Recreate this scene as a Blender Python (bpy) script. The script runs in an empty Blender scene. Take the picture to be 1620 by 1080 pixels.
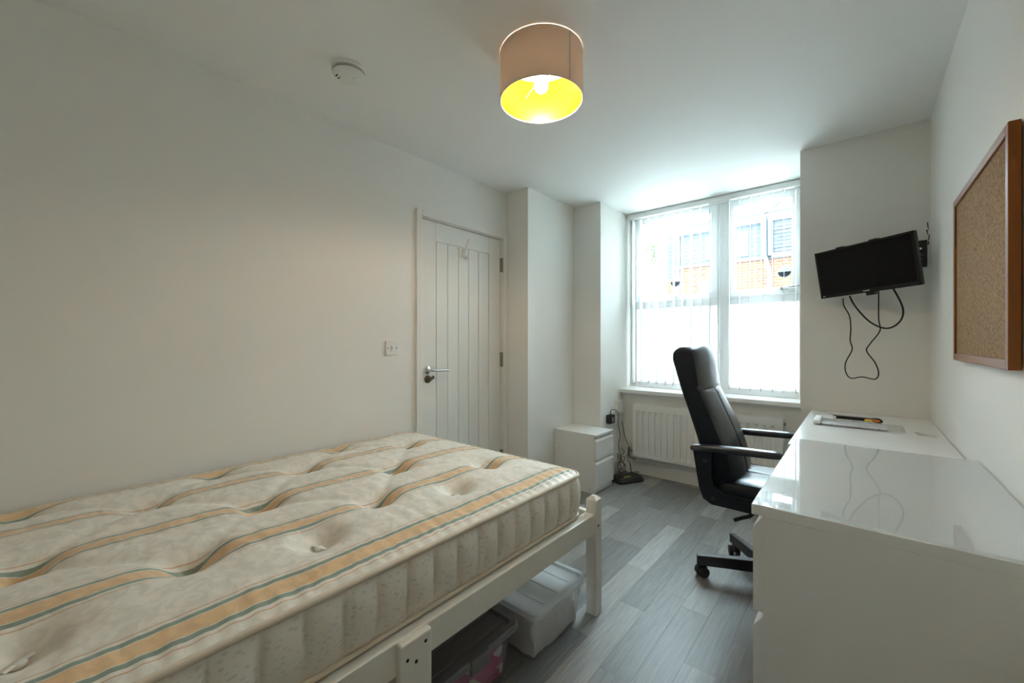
import bpy, bmesh, math, random
from mathutils import Vector, Matrix, noise

random.seed(7)
SC = bpy.context.scene
COL = SC.collection
PI = math.pi

# ------------------------------------------------------------------ camera, world, exposure
H, HC = 1.175, 2.35                      # camera height, ceiling height
YAW = math.radians(40.388)
FPX = 646.53
cd = bpy.data.cameras.new('camera'); cam = bpy.data.objects.new('camera', cd); COL.objects.link(cam)
cd.sensor_width = 36.0; cd.lens = FPX / 1620 * 36.0; cd.clip_start = 0.02; cd.clip_end = 200
cam.location = (0, 0, H); cam.rotation_euler = (PI / 2, 0, YAW)
SC.camera = cam

SKY = 21.0
w = bpy.data.worlds.new('overcast_sky'); SC.world = w; w.use_nodes = True
bg = w.node_tree.nodes['Background']
bg.inputs[0].default_value = (0.71, 0.90, 1.0, 1); bg.inputs[1].default_value = SKY

SC.view_settings.view_transform = 'Standard'
try: SC.view_settings.look = 'None'
except Exception: pass
SC.view_settings.gamma = 1.0
SC.view_settings.use_curve_mapping = False
SC.view_settings.exposure = 1.28
cy = SC.cycles
cy.use_denoising = True
cy.max_bounces = 16; cy.diffuse_bounces = 10; cy.glossy_bounces = 6; cy.transmission_bounces = 10; cy.transparent_max_bounces = 24
cy.caustics_reflective = False; cy.caustics_refractive = False
cy.sample_clamp_indirect = 6.0

# daylight portal filling the window opening (guides the sky's own light, gives none itself)
pl = bpy.data.lights.new('window_portal', 'AREA'); pl.shape = 'RECTANGLE'; pl.size = 1.38; pl.size_y = 1.62
pl.cycles.is_portal = True
plo = bpy.data.objects.new('window_portal', pl); COL.objects.link(plo)
plo.location = (-0.969, 3.80, 1.55); plo.rotation_euler = (-PI / 2, 0, 0)

# ------------------------------------------------------------------ pixel -> place helpers (a pixel is a direction)
_F = (-math.sin(YAW), math.cos(YAW)); _R = (math.cos(YAW), math.sin(YAW))
def _ray(u, v):
    a = (u - 810) / FPX
    return (_F[0] + a * _R[0], _F[1] + a * _R[1], (540 - v) / FPX)
def onY(u, v, y):
    r = _ray(u, v); t = y / r[1]; return Vector((r[0] * t, y, H + r[2] * t))
def onZ(u, v, z):
    r = _ray(u, v); t = (z - H) / r[2]; return Vector((r[0] * t, r[1] * t, z))
def onX(u, v, x):
    r = _ray(u, v); t = x / r[0]; return Vector((x, r[1] * t, H + r[2] * t))

# ------------------------------------------------------------------ materials
def N(nt, t, **kw):
    n = nt.nodes.new(t)
    for k, v in kw.items():
        if k in ('op', 'operation'): n.operation = v
        elif k == 'blend': n.blend_type = v
        else: setattr(n, k, v)
    return n
def L(nt, a, b): nt.links.new(a, b)
def rgb(c): return (c[0], c[1], c[2], 1)

def mat(name, color, rough=0.5, spec=0.5, metal=0.0, var=0.0, vscale=6.0, bump=0.0, bscale=120.0, coat=0.0, sheen=0.0, stretch=(1, 1, 1)):
    m = bpy.data.materials.new(name); m.use_nodes = True
    nt = m.node_tree; p = nt.nodes['Principled BSDF']
    p.inputs['Base Color'].default_value = rgb(color); p.inputs['Roughness'].default_value = rough
    p.inputs['Specular IOR Level'].default_value = spec; p.inputs['Metallic'].default_value = metal
    p.inputs['Coat Weight'].default_value = coat; p.inputs['Coat Roughness'].default_value = 0.05
    p.inputs['Sheen Weight'].default_value = sheen
    tc = N(nt, 'ShaderNodeTexCoord'); mp = N(nt, 'ShaderNodeMapping'); mp.inputs['Scale'].default_value = stretch
    L(nt, tc.outputs['Object'], mp.inputs['Vector'])
    if True:
        nz = N(nt, 'ShaderNodeTexNoise'); nz.inputs['Scale'].default_value = vscale; nz.inputs['Detail'].default_value = 5
        L(nt, mp.outputs['Vector'], nz.inputs['Vector'])
        mx = N(nt, 'ShaderNodeMix', data_type='RGBA')
        lo = tuple(max(0, c * (1 - var)) for c in color); hi = tuple(min(1, c * (1 + var)) for c in color)
        mx.inputs['A'].default_value = rgb(lo); mx.inputs['B'].default_value = rgb(hi)
        L(nt, nz.outputs['Fac'], mx.inputs['Factor']); L(nt, mx.outputs['Result'], p.inputs['Base Color'])
    if bump > 0:
        bz = N(nt, 'ShaderNodeTexNoise'); bz.inputs['Scale'].default_value = bscale; bz.inputs['Detail'].default_value = 4
        L(nt, mp.outputs['Vector'], bz.inputs['Vector'])
        b = N(nt, 'ShaderNodeBump'); b.inputs['Strength'].default_value = bump; b.inputs['Distance'].default_value = 0.002
        L(nt, bz.outputs['Fac'], b.inputs['Height']); L(nt, b.outputs['Normal'], p.inputs['Normal'])
    return m

def emis(name, color, strength):
    m = bpy.data.materials.new(name); m.use_nodes = True; nt = m.node_tree
    p = nt.nodes['Principled BSDF']; p.inputs['Base Color'].default_value = (0.9, 0.9, 0.9, 1)
    p.inputs['Emission Color'].default_value = rgb(color); p.inputs['Emission Strength'].default_value = strength
    return m

def clear(name, tint=(1, 1, 1), gloss=1.0, rough=0.02, haze=0.0, hazecol=(0.8, 0.8, 0.8)):
    """thin clear sheet: see-through with Fresnel reflection and optional milky haze"""
    m = bpy.data.materials.new(name); m.use_nodes = True; nt = m.node_tree
    nt.nodes.remove(nt.nodes['Principled BSDF']); out = nt.nodes['Material Output']
    tr = N(nt, 'ShaderNodeBsdfTransparent'); tr.inputs[0].default_value = rgb(tint)
    gl = N(nt, 'ShaderNodeBsdfGlossy'); gl.inputs['Roughness'].default_value = rough
    lw = N(nt, 'ShaderNodeLayerWeight'); lw.inputs['Blend'].default_value = 0.5     # facing = 1 - |cos|, same from both sides
    pw_ = N(nt, 'ShaderNodeMath', operation='POWER'); pw_.inputs[1].default_value = 5.0; L(nt, lw.outputs['Facing'], pw_.inputs[0])
    fr = N(nt, 'ShaderNodeMath', operation='MULTIPLY_ADD'); fr.inputs[1].default_value = 0.96; fr.inputs[2].default_value = 0.04; L(nt, pw_.outputs[0], fr.inputs[0])
    mu = N(nt, 'ShaderNodeMath', operation='MULTIPLY'); mu.inputs[1].default_value = gloss; mu.use_clamp = True; L(nt, fr.outputs[0], mu.inputs[0])
    base = tr.outputs[0]
    if haze > 0:
        d = N(nt, 'ShaderNodeBsdfDiffuse'); d.inputs[0].default_value = rgb(hazecol)
        t = N(nt, 'ShaderNodeBsdfTranslucent'); t.inputs[0].default_value = rgb(hazecol)
        a = N(nt, 'ShaderNodeMixShader'); a.inputs[0].default_value = 0.3; L(nt, d.outputs[0], a.inputs[1]); L(nt, t.outputs[0], a.inputs[2])
        b = N(nt, 'ShaderNodeMixShader'); b.inputs[0].default_value = haze; L(nt, tr.outputs[0], b.inputs[1]); L(nt, a.outputs[0], b.inputs[2])
        base = b.outputs[0]
    mx = N(nt, 'ShaderNodeMixShader'); L(nt, mu.outputs[0], mx.inputs[0]); L(nt, base, mx.inputs[1]); L(nt, gl.outputs[0], mx.inputs[2])
    L(nt, mx.outputs[0], out.inputs[0])
    return m

def cloth_through(name, diff, trans, f_trans, f_clear=0.0):
    """thin sheet that lets light glow through"""
    m = bpy.data.materials.new(name); m.use_nodes = True; nt = m.node_tree
    nt.nodes.remove(nt.nodes['Principled BSDF']); out = nt.nodes['Material Output']
    d = N(nt, 'ShaderNodeBsdfDiffuse'); d.inputs[0].default_value = rgb(diff)
    t = N(nt, 'ShaderNodeBsdfTranslucent'); t.inputs[0].default_value = rgb(trans)
    a = N(nt, 'ShaderNodeMixShader'); a.inputs[0].default_value = f_trans; L(nt, d.outputs[0], a.inputs[1]); L(nt, t.outputs[0], a.inputs[2])
    res = a.outputs[0]
    if f_clear > 0:
        tr = N(nt, 'ShaderNodeBsdfTransparent'); b = N(nt, 'ShaderNodeMixShader'); b.inputs[0].default_value = f_clear
        L(nt, res, b.inputs[1]); L(nt, tr.outputs[0], b.inputs[2]); res = b.outputs[0]
    L(nt, res, out.inputs[0])
    return m

M = {}
M['wall'] = mat('wall_paint', (0.80, 0.785, 0.745), 0.6, 0.25, var=0.02, vscale=2.5, bump=0.06, bscale=160)
M['ceil'] = mat('ceiling_paint', (0.82, 0.82, 0.80), 0.65, 0.2, var=0.015, vscale=2, bump=0.05, bscale=140)
M['gloss_white'] = mat('white_gloss_paint', (0.79, 0.775, 0.73), 0.32, 0.45, var=0.015, vscale=4)
M['white_lam'] = mat('white_laminate', (0.80, 0.79, 0.76), 0.35, 0.45, var=0.015, vscale=8)
M['desk_lam'] = mat('desk_laminate', (0.79, 0.79, 0.77), 0.22, 0.5, var=0.015, vscale=8)
M['upvc'] = mat('white_upvc', (0.79, 0.79, 0.78), 0.3, 0.5, var=0.01)
M['sill'] = mat('sill_paint', (0.82, 0.81, 0.78), 0.4, 0.4, var=0.02)
M['chrome'] = mat('chrome', (0.75, 0.75, 0.74), 0.16, 0.5, metal=1.0, var=0.03)
M['steel_dark'] = mat('dark_hinge_steel', (0.30, 0.28, 0.24), 0.35, 0.5, metal=0.8, var=0.1)
M['bronze'] = mat('aged_bronze', (0.16, 0.125, 0.085), 0.4, 0.5, metal=0.8, var=0.25, vscale=60)
M['plastic_white'] = mat('white_plastic', (0.78, 0.77, 0.74), 0.35, 0.5, var=0.01)
M['plastic_dark'] = mat('dark_slot', (0.03, 0.03, 0.03), 0.6, 0.2, var=0.05)
M['black_plastic'] = mat('black_plastic', (0.018, 0.018, 0.02), 0.42, 0.4, var=0.1)
M['black_gloss'] = mat('black_gloss', (0.006, 0.006, 0.007), 0.2, 0.3, var=0.05)
M['screen'] = mat('screen_glass', (0.005, 0.005, 0.0055), 0.30, 0.14, var=0.02)
M['black_metal'] = mat('black_powder_metal', (0.02, 0.02, 0.021), 0.4, 0.5, var=0.1)
M['rubber'] = mat('black_cable', (0.012, 0.012, 0.013), 0.5, 0.4, var=0.1)
M['leather'] = mat('black_leather', (0.010, 0.014, 0.020), 0.30, 0.8, var=0.15, vscale=12, bump=0.25, bscale=260)
M['leather_side'] = mat('black_vinyl_side', (0.010, 0.014, 0.020), 0.55, 0.2, var=0.15, vscale=12, bump=0.2, bscale=260)
M['radiator'] = mat('radiator_enamel', (0.80, 0.79, 0.75), 0.3, 0.45, var=0.01)
M['bed_paint'] = mat('bed_white_paint', (0.74, 0.70, 0.62), 0.38, 0.45, var=0.06, vscale=9, bump=0.08, bscale=60)
M['bed_raw'] = mat('bare_pine', (0.62, 0.47, 0.30), 0.6, 0.3, var=0.15, vscale=10, stretch=(8, 1, 8))
M['piping'] = mat('mattress_piping', (0.66, 0.56, 0.43), 0.55, 0.3, var=0.08, vscale=30, bump=0.3, bscale=500)
M['tuft'] = mat('white_tuft', (0.80, 0.78, 0.72), 0.6, 0.3, var=0.05)
M['lining_white'] = mat('tape_white', (0.86, 0.86, 0.86), 0.6, 0.3, var=0.02)
M['shade_rim'] = mat('shade_rim', (0.66, 0.61, 0.54), 0.7, 0.2)
M['shade_out'] = cloth_through('shade_fabric', (0.66, 0.61, 0.54), (0.8, 0.72, 0.6), 0.30)
M['shade_plain'] = mat('shade_fabric', (0.66, 0.61, 0.54), 0.75, 0.2, var=0.03, vscale=40, bump=0.15, bscale=400)
M['shade_seam'] = mat('shade_seam_fabric', (0.50, 0.49, 0.45), 0.75, 0.2, var=0.03, vscale=40)
M['gold'] = mat('gold_foil_lining', (0.55, 0.21, 0.006), 0.32, 0.3, metal=0.3, var=0.05, vscale=20, bump=0.1, bscale=150, stretch=(1, 1, 6))
def _leak(m, col, f):
    nt = m.node_tree; out = nt.nodes['Material Output']; p = nt.nodes['Principled BSDF']
    t = N(nt, 'ShaderNodeBsdfTranslucent'); t.inputs[0].default_value = rgb(col)
    mx = N(nt, 'ShaderNodeMixShader'); mx.inputs[0].default_value = f
    L(nt, p.outputs[0], mx.inputs[1]); L(nt, t.outputs[0], mx.inputs[2]); L(nt, mx.outputs[0], out.inputs[0])
_leak(M['gold'], (1.0, 0.84, 0.62), 0.032)
M['bulb'] = emis('bulb_glow', (1.0, 0.85, 0.66), 205.0)
M['cork_frame'] = mat('orange_wood', (0.23, 0.068, 0.004), 0.34, 0.35, var=0.18, vscale=14, stretch=(6, 6, 1))
M['sticker'] = mat('lime_sticker', (0.62, 0.72, 0.05), 0.5, 0.3, var=0.05)
M['glass_pane'] = clear('window_glass', (0.96, 0.98, 0.98), 0.8, 0.0)
M['frost'] = cloth_through('frosted_film', (0.86, 0.86, 0.86), (0.90, 0.90, 0.90), 0.45)
M['slat'] = cloth_through('blind_fabric', (0.72, 0.72, 0.71), (0.70, 0.70, 0.69), 0.15, 0.0)
M['weight'] = mat('blind_weight', (0.45, 0.46, 0.47), 0.4, 0.4, var=0.02)
M['clear_lid'] = clear('clear_plastic', (0.92, 0.94, 0.97), 1.0, 0.12, haze=0.55, hazecol=(0.88, 0.89, 0.90))
M['clear_body'] = clear('clear_plastic_body', (0.93, 0.93, 0.94), 1.0, 0.08, haze=0.10, hazecol=(0.9, 0.9, 0.9))
M['smoke_lid'] = mat('smoky_grey_plastic', (0.16, 0.15, 0.16), 0.3, 0.5, var=0.08)
M['pouch'] = clear('clear_pouch', (0.95, 0.96, 0.97), 1.3, 0.10, haze=0.22, hazecol=(0.85, 0.87, 0.9))
M['linen'] = mat('white_bag_linen', (0.88, 0.85, 0.80), 0.7, 0.3, var=0.05, vscale=14, bump=0.1, bscale=22)
M['asphalt'] = mat('outdoor_paving', (0.30, 0.30, 0.29), 0.9, 0.2, var=0.2, vscale=3)
M['o_white'] = mat('outdoor_white', (0.55, 0.55, 0.55), 0.5, 0.3, var=0.03)
M['o_glass'] = mat('outdoor_glazing', (0.022, 0.032, 0.036), 0.15, 0.4, var=0.2, vscale=1.5)
M['o_pipe'] = mat('outdoor_pipe', (0.026, 0.030, 0.035), 0.5, 0.3, var=0.1)
M['o_leaf'] = mat('outdoor_leaves', (0.055, 0.085, 0.03), 0.7, 0.2, var=0.4, vscale=6)
M['o_bark'] = mat('outdoor_bark', (0.05, 0.04, 0.03), 0.8, 0.2, var=0.3, vscale=6)

def m_gloss_top():
    return clear('glass_top_sheet', (0.98, 0.985, 0.98), 0.95, 0.012, haze=0.26, hazecol=(0.88, 0.90, 0.90))
M['glass_top'] = m_gloss_top()

def m_floor():
    m = bpy.data.materials.new('grey_vinyl_plank'); m.use_nodes = True; nt = m.node_tree; p = nt.nodes['Principled BSDF']
    oi = N(nt, 'ShaderNodeObjectInfo'); tc = N(nt, 'ShaderNodeTexCoord')
    cr = N(nt, 'ShaderNodeValToRGB'); e = cr.color_ramp.elements
    e[0].position = 0.0; e[0].color = (0.165, 0.160, 0.155, 1); e[1].position = 1.0; e[1].color = (0.40, 0.395, 0.375, 1)
    for pos, c in ((0.3, (0.20, 0.195, 0.188)), (0.6, (0.25, 0.243, 0.233)), (0.82, (0.315, 0.308, 0.293))):
        k = e.new(pos); k.color = rgb(c)
    L(nt, oi.outputs['Random'], cr.inputs[0])
    off = N(nt, 'ShaderNodeMath', operation='MULTIPLY'); off.inputs[1].default_value = 57.0; L(nt, oi.outputs['Random'], off.inputs[0])
    cmb = N(nt, 'ShaderNodeCombineXYZ'); L(nt, off.outputs[0], cmb.inputs[0]); L(nt, off.outputs[0], cmb.inputs[1])
    ad = N(nt, 'ShaderNodeVectorMath', operation='ADD'); L(nt, tc.outputs['Object'], ad.inputs[0]); L(nt, cmb.outputs[0], ad.inputs[1])
    mp = N(nt, 'ShaderNodeMapping'); mp.inputs['Scale'].default_value = (60, 3.0, 1); L(nt, ad.outputs[0], mp.inputs['Vector'])
    g = N(nt, 'ShaderNodeTexNoise'); g.inputs['Scale'].default_value = 1.6; g.inputs['Detail'].default_value = 8; g.inputs['Roughness'].default_value = 0.65
    L(nt, mp.outputs[0], g.inputs['Vector'])
    mr = N(nt, 'ShaderNodeMapRange'); mr.inputs[1].default_value = 0.3; mr.inputs[2].default_value = 0.72; mr.inputs[3].default_value = 0.64; mr.inputs[4].default_value = 1.14
    L(nt, g.outputs['Fac'], mr.inputs[0])
    mx = N(nt, 'ShaderNodeVectorMath', operation='SCALE'); L(nt, cr.outputs[0], mx.inputs[0]); L(nt, mr.outputs[0], mx.inputs['Scale'])
    L(nt, mx.outputs[0], p.inputs['Base Color'])
    p.inputs['Roughness'].default_value = 0.38; p.inputs['Specular IOR Level'].default_value = 0.4
    b = N(nt, 'ShaderNodeBump'); b.inputs['Strength'].default_value = 0.12; b.inputs['Distance'].default_value = 0.001
    L(nt, g.outputs['Fac'], b.inputs['Height']); L(nt, b.outputs[0], p.inputs['Normal'])
    return m
M['floor'] = m_floor()

def m_mattress_top():
    m = bpy.data.materials.new('striped_damask'); m.use_nodes = True; nt = m.node_tree; p = nt.nodes['Principled BSDF']
    uv = N(nt, 'ShaderNodeUVMap'); uv.uv_map = 'plan'; sp = N(nt, 'ShaderNodeSeparateXYZ'); L(nt, uv.outputs[0], sp.inputs[0])
    wob = N(nt, 'ShaderNodeTexNoise'); wob.inputs['Scale'].default_value = 5.0; L(nt, uv.outputs[0], wob.inputs['Vector'])
    wm = N(nt, 'ShaderNodeMath', operation='MULTIPLY_ADD'); wm.inputs[1].default_value = 0.016; wm.inputs[2].default_value = -0.008; L(nt, wob.outputs['Fac'], wm.inputs[0])
    xs = N(nt, 'ShaderNodeMath', operation='ADD'); L(nt, sp.outputs[0], xs.inputs[0]); L(nt, wm.outputs[0], xs.inputs[1])
    a = N(nt, 'ShaderNodeMath', operation='MULTIPLY_ADD'); a.inputs[1].default_value = 1 / 0.27; a.inputs[2].default_value = 1.51 / 0.27 + 0.5
    L(nt, xs.outputs[0], a.inputs[0])
    fr = N(nt, 'ShaderNodeMath', operation='FRACT'); L(nt, a.outputs[0], fr.inputs[0])
    cr = N(nt, 'ShaderNodeValToRGB'); cr.color_ramp.interpolation = 'CONSTANT'; e = cr.color_ramp.elements
    cream = (0.76, 0.70, 0.60); org = (0.74, 0.49, 0.26); grn = (0.26, 0.32, 0.26); thin = (0.66, 0.42, 0.26)
    stops = [(0.0, cream), (0.335, thin), (0.347, cream), (0.376, grn), (0.418, cream), (0.428, org), (0.572, cream), (0.582, grn), (0.624, cream), (0.653, thin), (0.667, cream)]
    e[0].position = 0; e[0].color = rgb(cream); e[1].position = 0.335; e[1].color = rgb(thin)
    for pos, c in stops[2:]:
        k = e.new(pos); k.color = rgb(c)
    L(nt, fr.outputs[0], cr.inputs[0])
    # damask: satin / matt figure in the weave
    dm = N(nt, 'ShaderNodeTexNoise'); dm.inputs['Scale'].default_value = 26; dm.inputs['Detail'].default_value = 3; dm.inputs['Distortion'].default_value = 1.2
    L(nt, uv.outputs[0], dm.inputs['Vector'])
    mr = N(nt, 'ShaderNodeMapRange'); mr.inputs[1].default_value = 0.42; mr.inputs[2].default_value = 0.58; mr.inputs[3].default_value = 0.93; mr.inputs[4].default_value = 1.06
    L(nt, dm.outputs['Fac'], mr.inputs[0])
    sc = N(nt, 'ShaderNodeVectorMath', operation='SCALE'); L(nt, cr.outputs[0], sc.inputs[0]); L(nt, mr.outputs[0], sc.inputs['Scale'])
    L(nt, sc.outputs[0], p.inputs['Base Color'])
    rr = N(nt, 'ShaderNodeMapRange'); rr.inputs[1].default_value = 0.42; rr.inputs[2].default_value = 0.58; rr.inputs[3].default_value = 0.55; rr.inputs[4].default_value = 0.32
    L(nt, dm.outputs['Fac'], rr.inputs[0]); L(nt, rr.outputs[0], p.inputs['Roughness'])
    p.inputs['Specular IOR Level'].default_value = 0.55; p.inputs['Sheen Weight'].default_value = 0.15
    fz = N(nt, 'ShaderNodeTexNoise'); fz.inputs['Scale'].default_value = 40; fz.inputs['Detail'].default_value = 5; L(nt, uv.outputs[0], fz.inputs['Vector'])
    b = N(nt, 'ShaderNodeBump'); b.inputs['Strength'].default_value = 0.25; b.inputs['Distance'].default_value = 0.004; L(nt, fz.outputs['Fac'], b.inputs['Height'])
    L(nt, b.outputs[0], p.inputs['Normal'])
    return m
M['mat_top'] = m_mattress_top()

def m_mattress_side():
    m = bpy.data.materials.new('quilted_border'); m.use_nodes = True; nt = m.node_tree; p = nt.nodes['Principled BSDF']
    uv = N(nt, 'ShaderNodeUVMap'); uv.uv_map = 'plan'
    mp = N(nt, 'ShaderNodeMapping'); mp.inputs['Rotation'].default_value = (0, 0, 0.7); mp.inputs['Scale'].default_value = (62, 105, 1); L(nt, uv.outputs[0], mp.inputs['Vector'])
    vo = N(nt, 'ShaderNodeTexVoronoi'); vo.inputs['Scale'].default_value = 1.0; vo.inputs['Randomness'].default_value = 0.75; L(nt, mp.outputs[0], vo.inputs['Vector'])
    mr = N(nt, 'ShaderNodeMapRange'); mr.inputs[1].default_value = 0.24; mr.inputs[2].default_value = 0.42; mr.inputs[3].default_value = 1.0; mr.inputs[4].default_value = 0.0
    L(nt, vo.outputs['Distance'], mr.inputs[0])
    nz = N(nt, 'ShaderNodeTexNoise'); nz.inputs['Scale'].default_value = 30; L(nt, uv.outputs[0], nz.inputs['Vector'])
    th = N(nt, 'ShaderNodeMapRange'); th.inputs[1].default_value = 0.30; th.inputs[2].default_value = 0.50; L(nt, nz.outputs['Fac'], th.inputs[0])
    mu = N(nt, 'ShaderNodeMath', operation='MULTIPLY'); L(nt, mr.outputs[0], mu.inputs[0]); L(nt, th.outputs[0], mu.inputs[1])
    mx = N(nt, 'ShaderNodeMix', data_type='RGBA'); mx.inputs['A'].default_value = (0.74, 0.68, 0.58, 1); mx.inputs['B'].default_value = (0.60, 0.55, 0.465, 1)
    L(nt, mu.outputs[0], mx.inputs['Factor']); L(nt, mx.outputs['Result'], p.inputs['Base Color'])
    p.inputs['Roughness'].default_value = 0.42; p.inputs['Specular IOR Level'].default_value = 0.5
    fz = N(nt, 'ShaderNodeTexNoise'); fz.inputs['Scale'].default_value = 30; L(nt, uv.outputs[0], fz.inputs['Vector'])
    b = N(nt, 'ShaderNodeBump'); b.inputs['Strength'].default_value = 0.25; b.inputs['Distance'].default_value = 0.004; L(nt, fz.outputs['Fac'], b.inputs['Height'])
    L(nt, b.outputs[0], p.inputs['Normal'])
    return m
M['mat_side'] = m_mattress_side()

def m_cork():
    m = bpy.data.materials.new('cork'); m.use_nodes = True; nt = m.node_tree; p = nt.nodes['Principled BSDF']
    tc = N(nt, 'ShaderNodeTexCoord'); nz = N(nt, 'ShaderNodeTexNoise'); nz.inputs['Scale'].default_value = 130; nz.inputs['Detail'].default_value = 6; L(nt, tc.outputs['Object'], nz.inputs['Vector'])
    cr = N(nt, 'ShaderNodeValToRGB'); e = cr.color_ramp.elements
    e[0].position = 0.32; e[0].color = (0.16, 0.092, 0.042, 1); e[1].position = 0.66; e[1].color = (0.36, 0.225, 0.108, 1)
    k = e.new(0.5); k.color = (0.275, 0.165, 0.075, 1)
    L(nt, nz.outputs['Fac'], cr.inputs[0]); L(nt, cr.outputs[0], p.inputs['Base Color']); p.inputs['Roughness'].default_value = 0.85; p.inputs['Specular IOR Level'].default_value = 0.2
    b = N(nt, 'ShaderNodeBump'); b.inputs['Strength'].default_value = 0.4; b.inputs['Distance'].default_value = 0.002; L(nt, nz.outputs['Fac'], b.inputs['Height']); L(nt, b.outputs[0], p.inputs['Normal'])
    return m
M['cork'] = m_cork()

def m_pink():
    m = bpy.data.materials.new('pink_pattern_fabric'); m.use_nodes = True; nt = m.node_tree; p = nt.nodes['Principled BSDF']
    tc = N(nt, 'ShaderNodeTexCoord'); vo = N(nt, 'ShaderNodeTexVoronoi'); vo.inputs['Scale'].default_value = 22; L(nt, tc.outputs['Object'], vo.inputs['Vector'])
    cr = N(nt, 'ShaderNodeValToRGB'); cr.color_ramp.interpolation = 'CONSTANT'; e = cr.color_ramp.elements
    e[0].position = 0; e[0].color = (0.55, 0.07, 0.22, 1); e[1].position = 0.40; e[1].color = (0.70, 0.66, 0.60, 1)
    k = e.new(0.72); k.color = (0.50, 0.12, 0.28, 1); k = e.new(0.85); k.color = (0.72, 0.70, 0.66, 1)
    sx = N(nt, 'ShaderNodeSeparateColor'); L(nt, vo.outputs['Color'], sx.inputs[0]); L(nt, sx.outputs[0], cr.inputs[0]); L(nt, cr.outputs[0], p.inputs['Base Color'])
    p.inputs['Roughness'].default_value = 0.8
    return m
M['pink'] = m_pink()

def m_brick():
    m = bpy.data.materials.new('orange_brick'); m.use_nodes = True; nt = m.node_tree; p = nt.nodes['Principled BSDF']
    tc = N(nt, 'ShaderNodeTexCoord'); sp = N(nt, 'ShaderNodeSeparateXYZ'); L(nt, tc.outputs['Object'], sp.inputs[0])
    cb = N(nt, 'ShaderNodeCombineXYZ'); L(nt, sp.outputs[0], cb.inputs[0]); L(nt, sp.outputs[2], cb.inputs[1])
    br = N(nt, 'ShaderNodeTexBrick'); br.inputs['Scale'].default_value = 1.0; br.inputs['Brick Width'].default_value = 0.225; br.inputs['Row Height'].default_value = 0.075
    br.inputs['Mortar Size'].default_value = 0.006; br.inputs['Color1'].default_value = (0.090, 0.031, 0.014, 1); br.inputs['Color2'].default_value = (0.066, 0.024, 0.012, 1); br.inputs['Mortar'].default_value = (0.11, 0.09, 0.075, 1)
    L(nt, cb.outputs[0], br.inputs['Vector']); L(nt, br.outputs['Color'], p.inputs['Base Color']); p.inputs['Roughness'].default_value = 0.9; p.inputs['Specular IOR Level'].default_value = 0.15
    return m
M['brick'] = m_brick()

def m_slate():
    m = bpy.data.materials.new('hung_slate'); m.use_nodes = True; nt = m.node_tree; p = nt.nodes['Principled BSDF']
    tc = N(nt, 'ShaderNodeTexCoord'); sp = N(nt, 'ShaderNodeSeparateXYZ'); L(nt, tc.outputs['Object'], sp.inputs[0])
    cb = N(nt, 'ShaderNodeCombineXYZ'); L(nt, sp.outputs[0], cb.inputs[0]); L(nt, sp.outputs[2], cb.inputs[1])
    br = N(nt, 'ShaderNodeTexBrick'); br.inputs['Scale'].default_value = 1.0; br.inputs['Brick Width'].default_value = 0.26; br.inputs['Row Height'].default_value = 0.11
    br.inputs['Mortar Size'].default_value = 0.012; br.inputs['Color1'].default_value = (0.034, 0.040, 0.049, 1); br.inputs['Color2'].default_value = (0.027, 0.032, 0.040, 1); br.inputs['Mortar'].default_value = (0.014, 0.017, 0.021, 1)
    L(nt, cb.outputs[0], br.inputs['Vector']); L(nt, br.outputs['Color'], p.inputs['Base Color']); p.inputs['Roughness'].default_value = 0.6; p.inputs['Specular IOR Level'].default_value = 0.2
    return m
M['slate'] = m_slate()

def m_print():
    m = bpy.data.materials.new('printed_card'); m.use_nodes = True; nt = m.node_tree; p = nt.nodes['Principled BSDF']
    tc = N(nt, 'ShaderNodeTexCoord'); mp = N(nt, 'ShaderNodeMapping'); mp.inputs['Scale'].default_value = (90, 160, 1); L(nt, tc.outputs['Object'], mp.inputs['Vector'])
    nz = N(nt, 'ShaderNodeTexNoise'); nz.inputs['Scale'].default_value = 1.0; nz.inputs['Detail'].default_value = 3; L(nt, mp.outputs[0], nz.inputs['Vector'])
    cr = N(nt, 'ShaderNodeValToRGB'); cr.color_ramp.interpolation = 'CONSTANT'; e = cr.color_ramp.elements
    e[0].position = 0; e[0].color = (0.16, 0.17, 0.22, 1); e[1].position = 0.40; e[1].color = (0.80, 0.81, 0.82, 1)
    L(nt, nz.outputs['Fac'], cr.inputs[0]); L(nt, cr.outputs[0], p.inputs['Base Color'])
    return m
M['print'] = m_print()
M['yellow'] = mat('yellow_wrapper', (0.80, 0.52, 0.03), 0.4, 0.4, var=0.05)
M['orange'] = mat('orange_wrapper', (0.75, 0.17, 0.02), 0.4, 0.4, var=0.05)
M['logo'] = mat('pale_logo', (0.5, 0.5, 0.5), 0.4, 0.4, var=0.02)
M['scar'] = mat('torn_plaster', (0.20, 0.09, 0.05), 0.9, 0.1, var=0.3, vscale=80)

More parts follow.
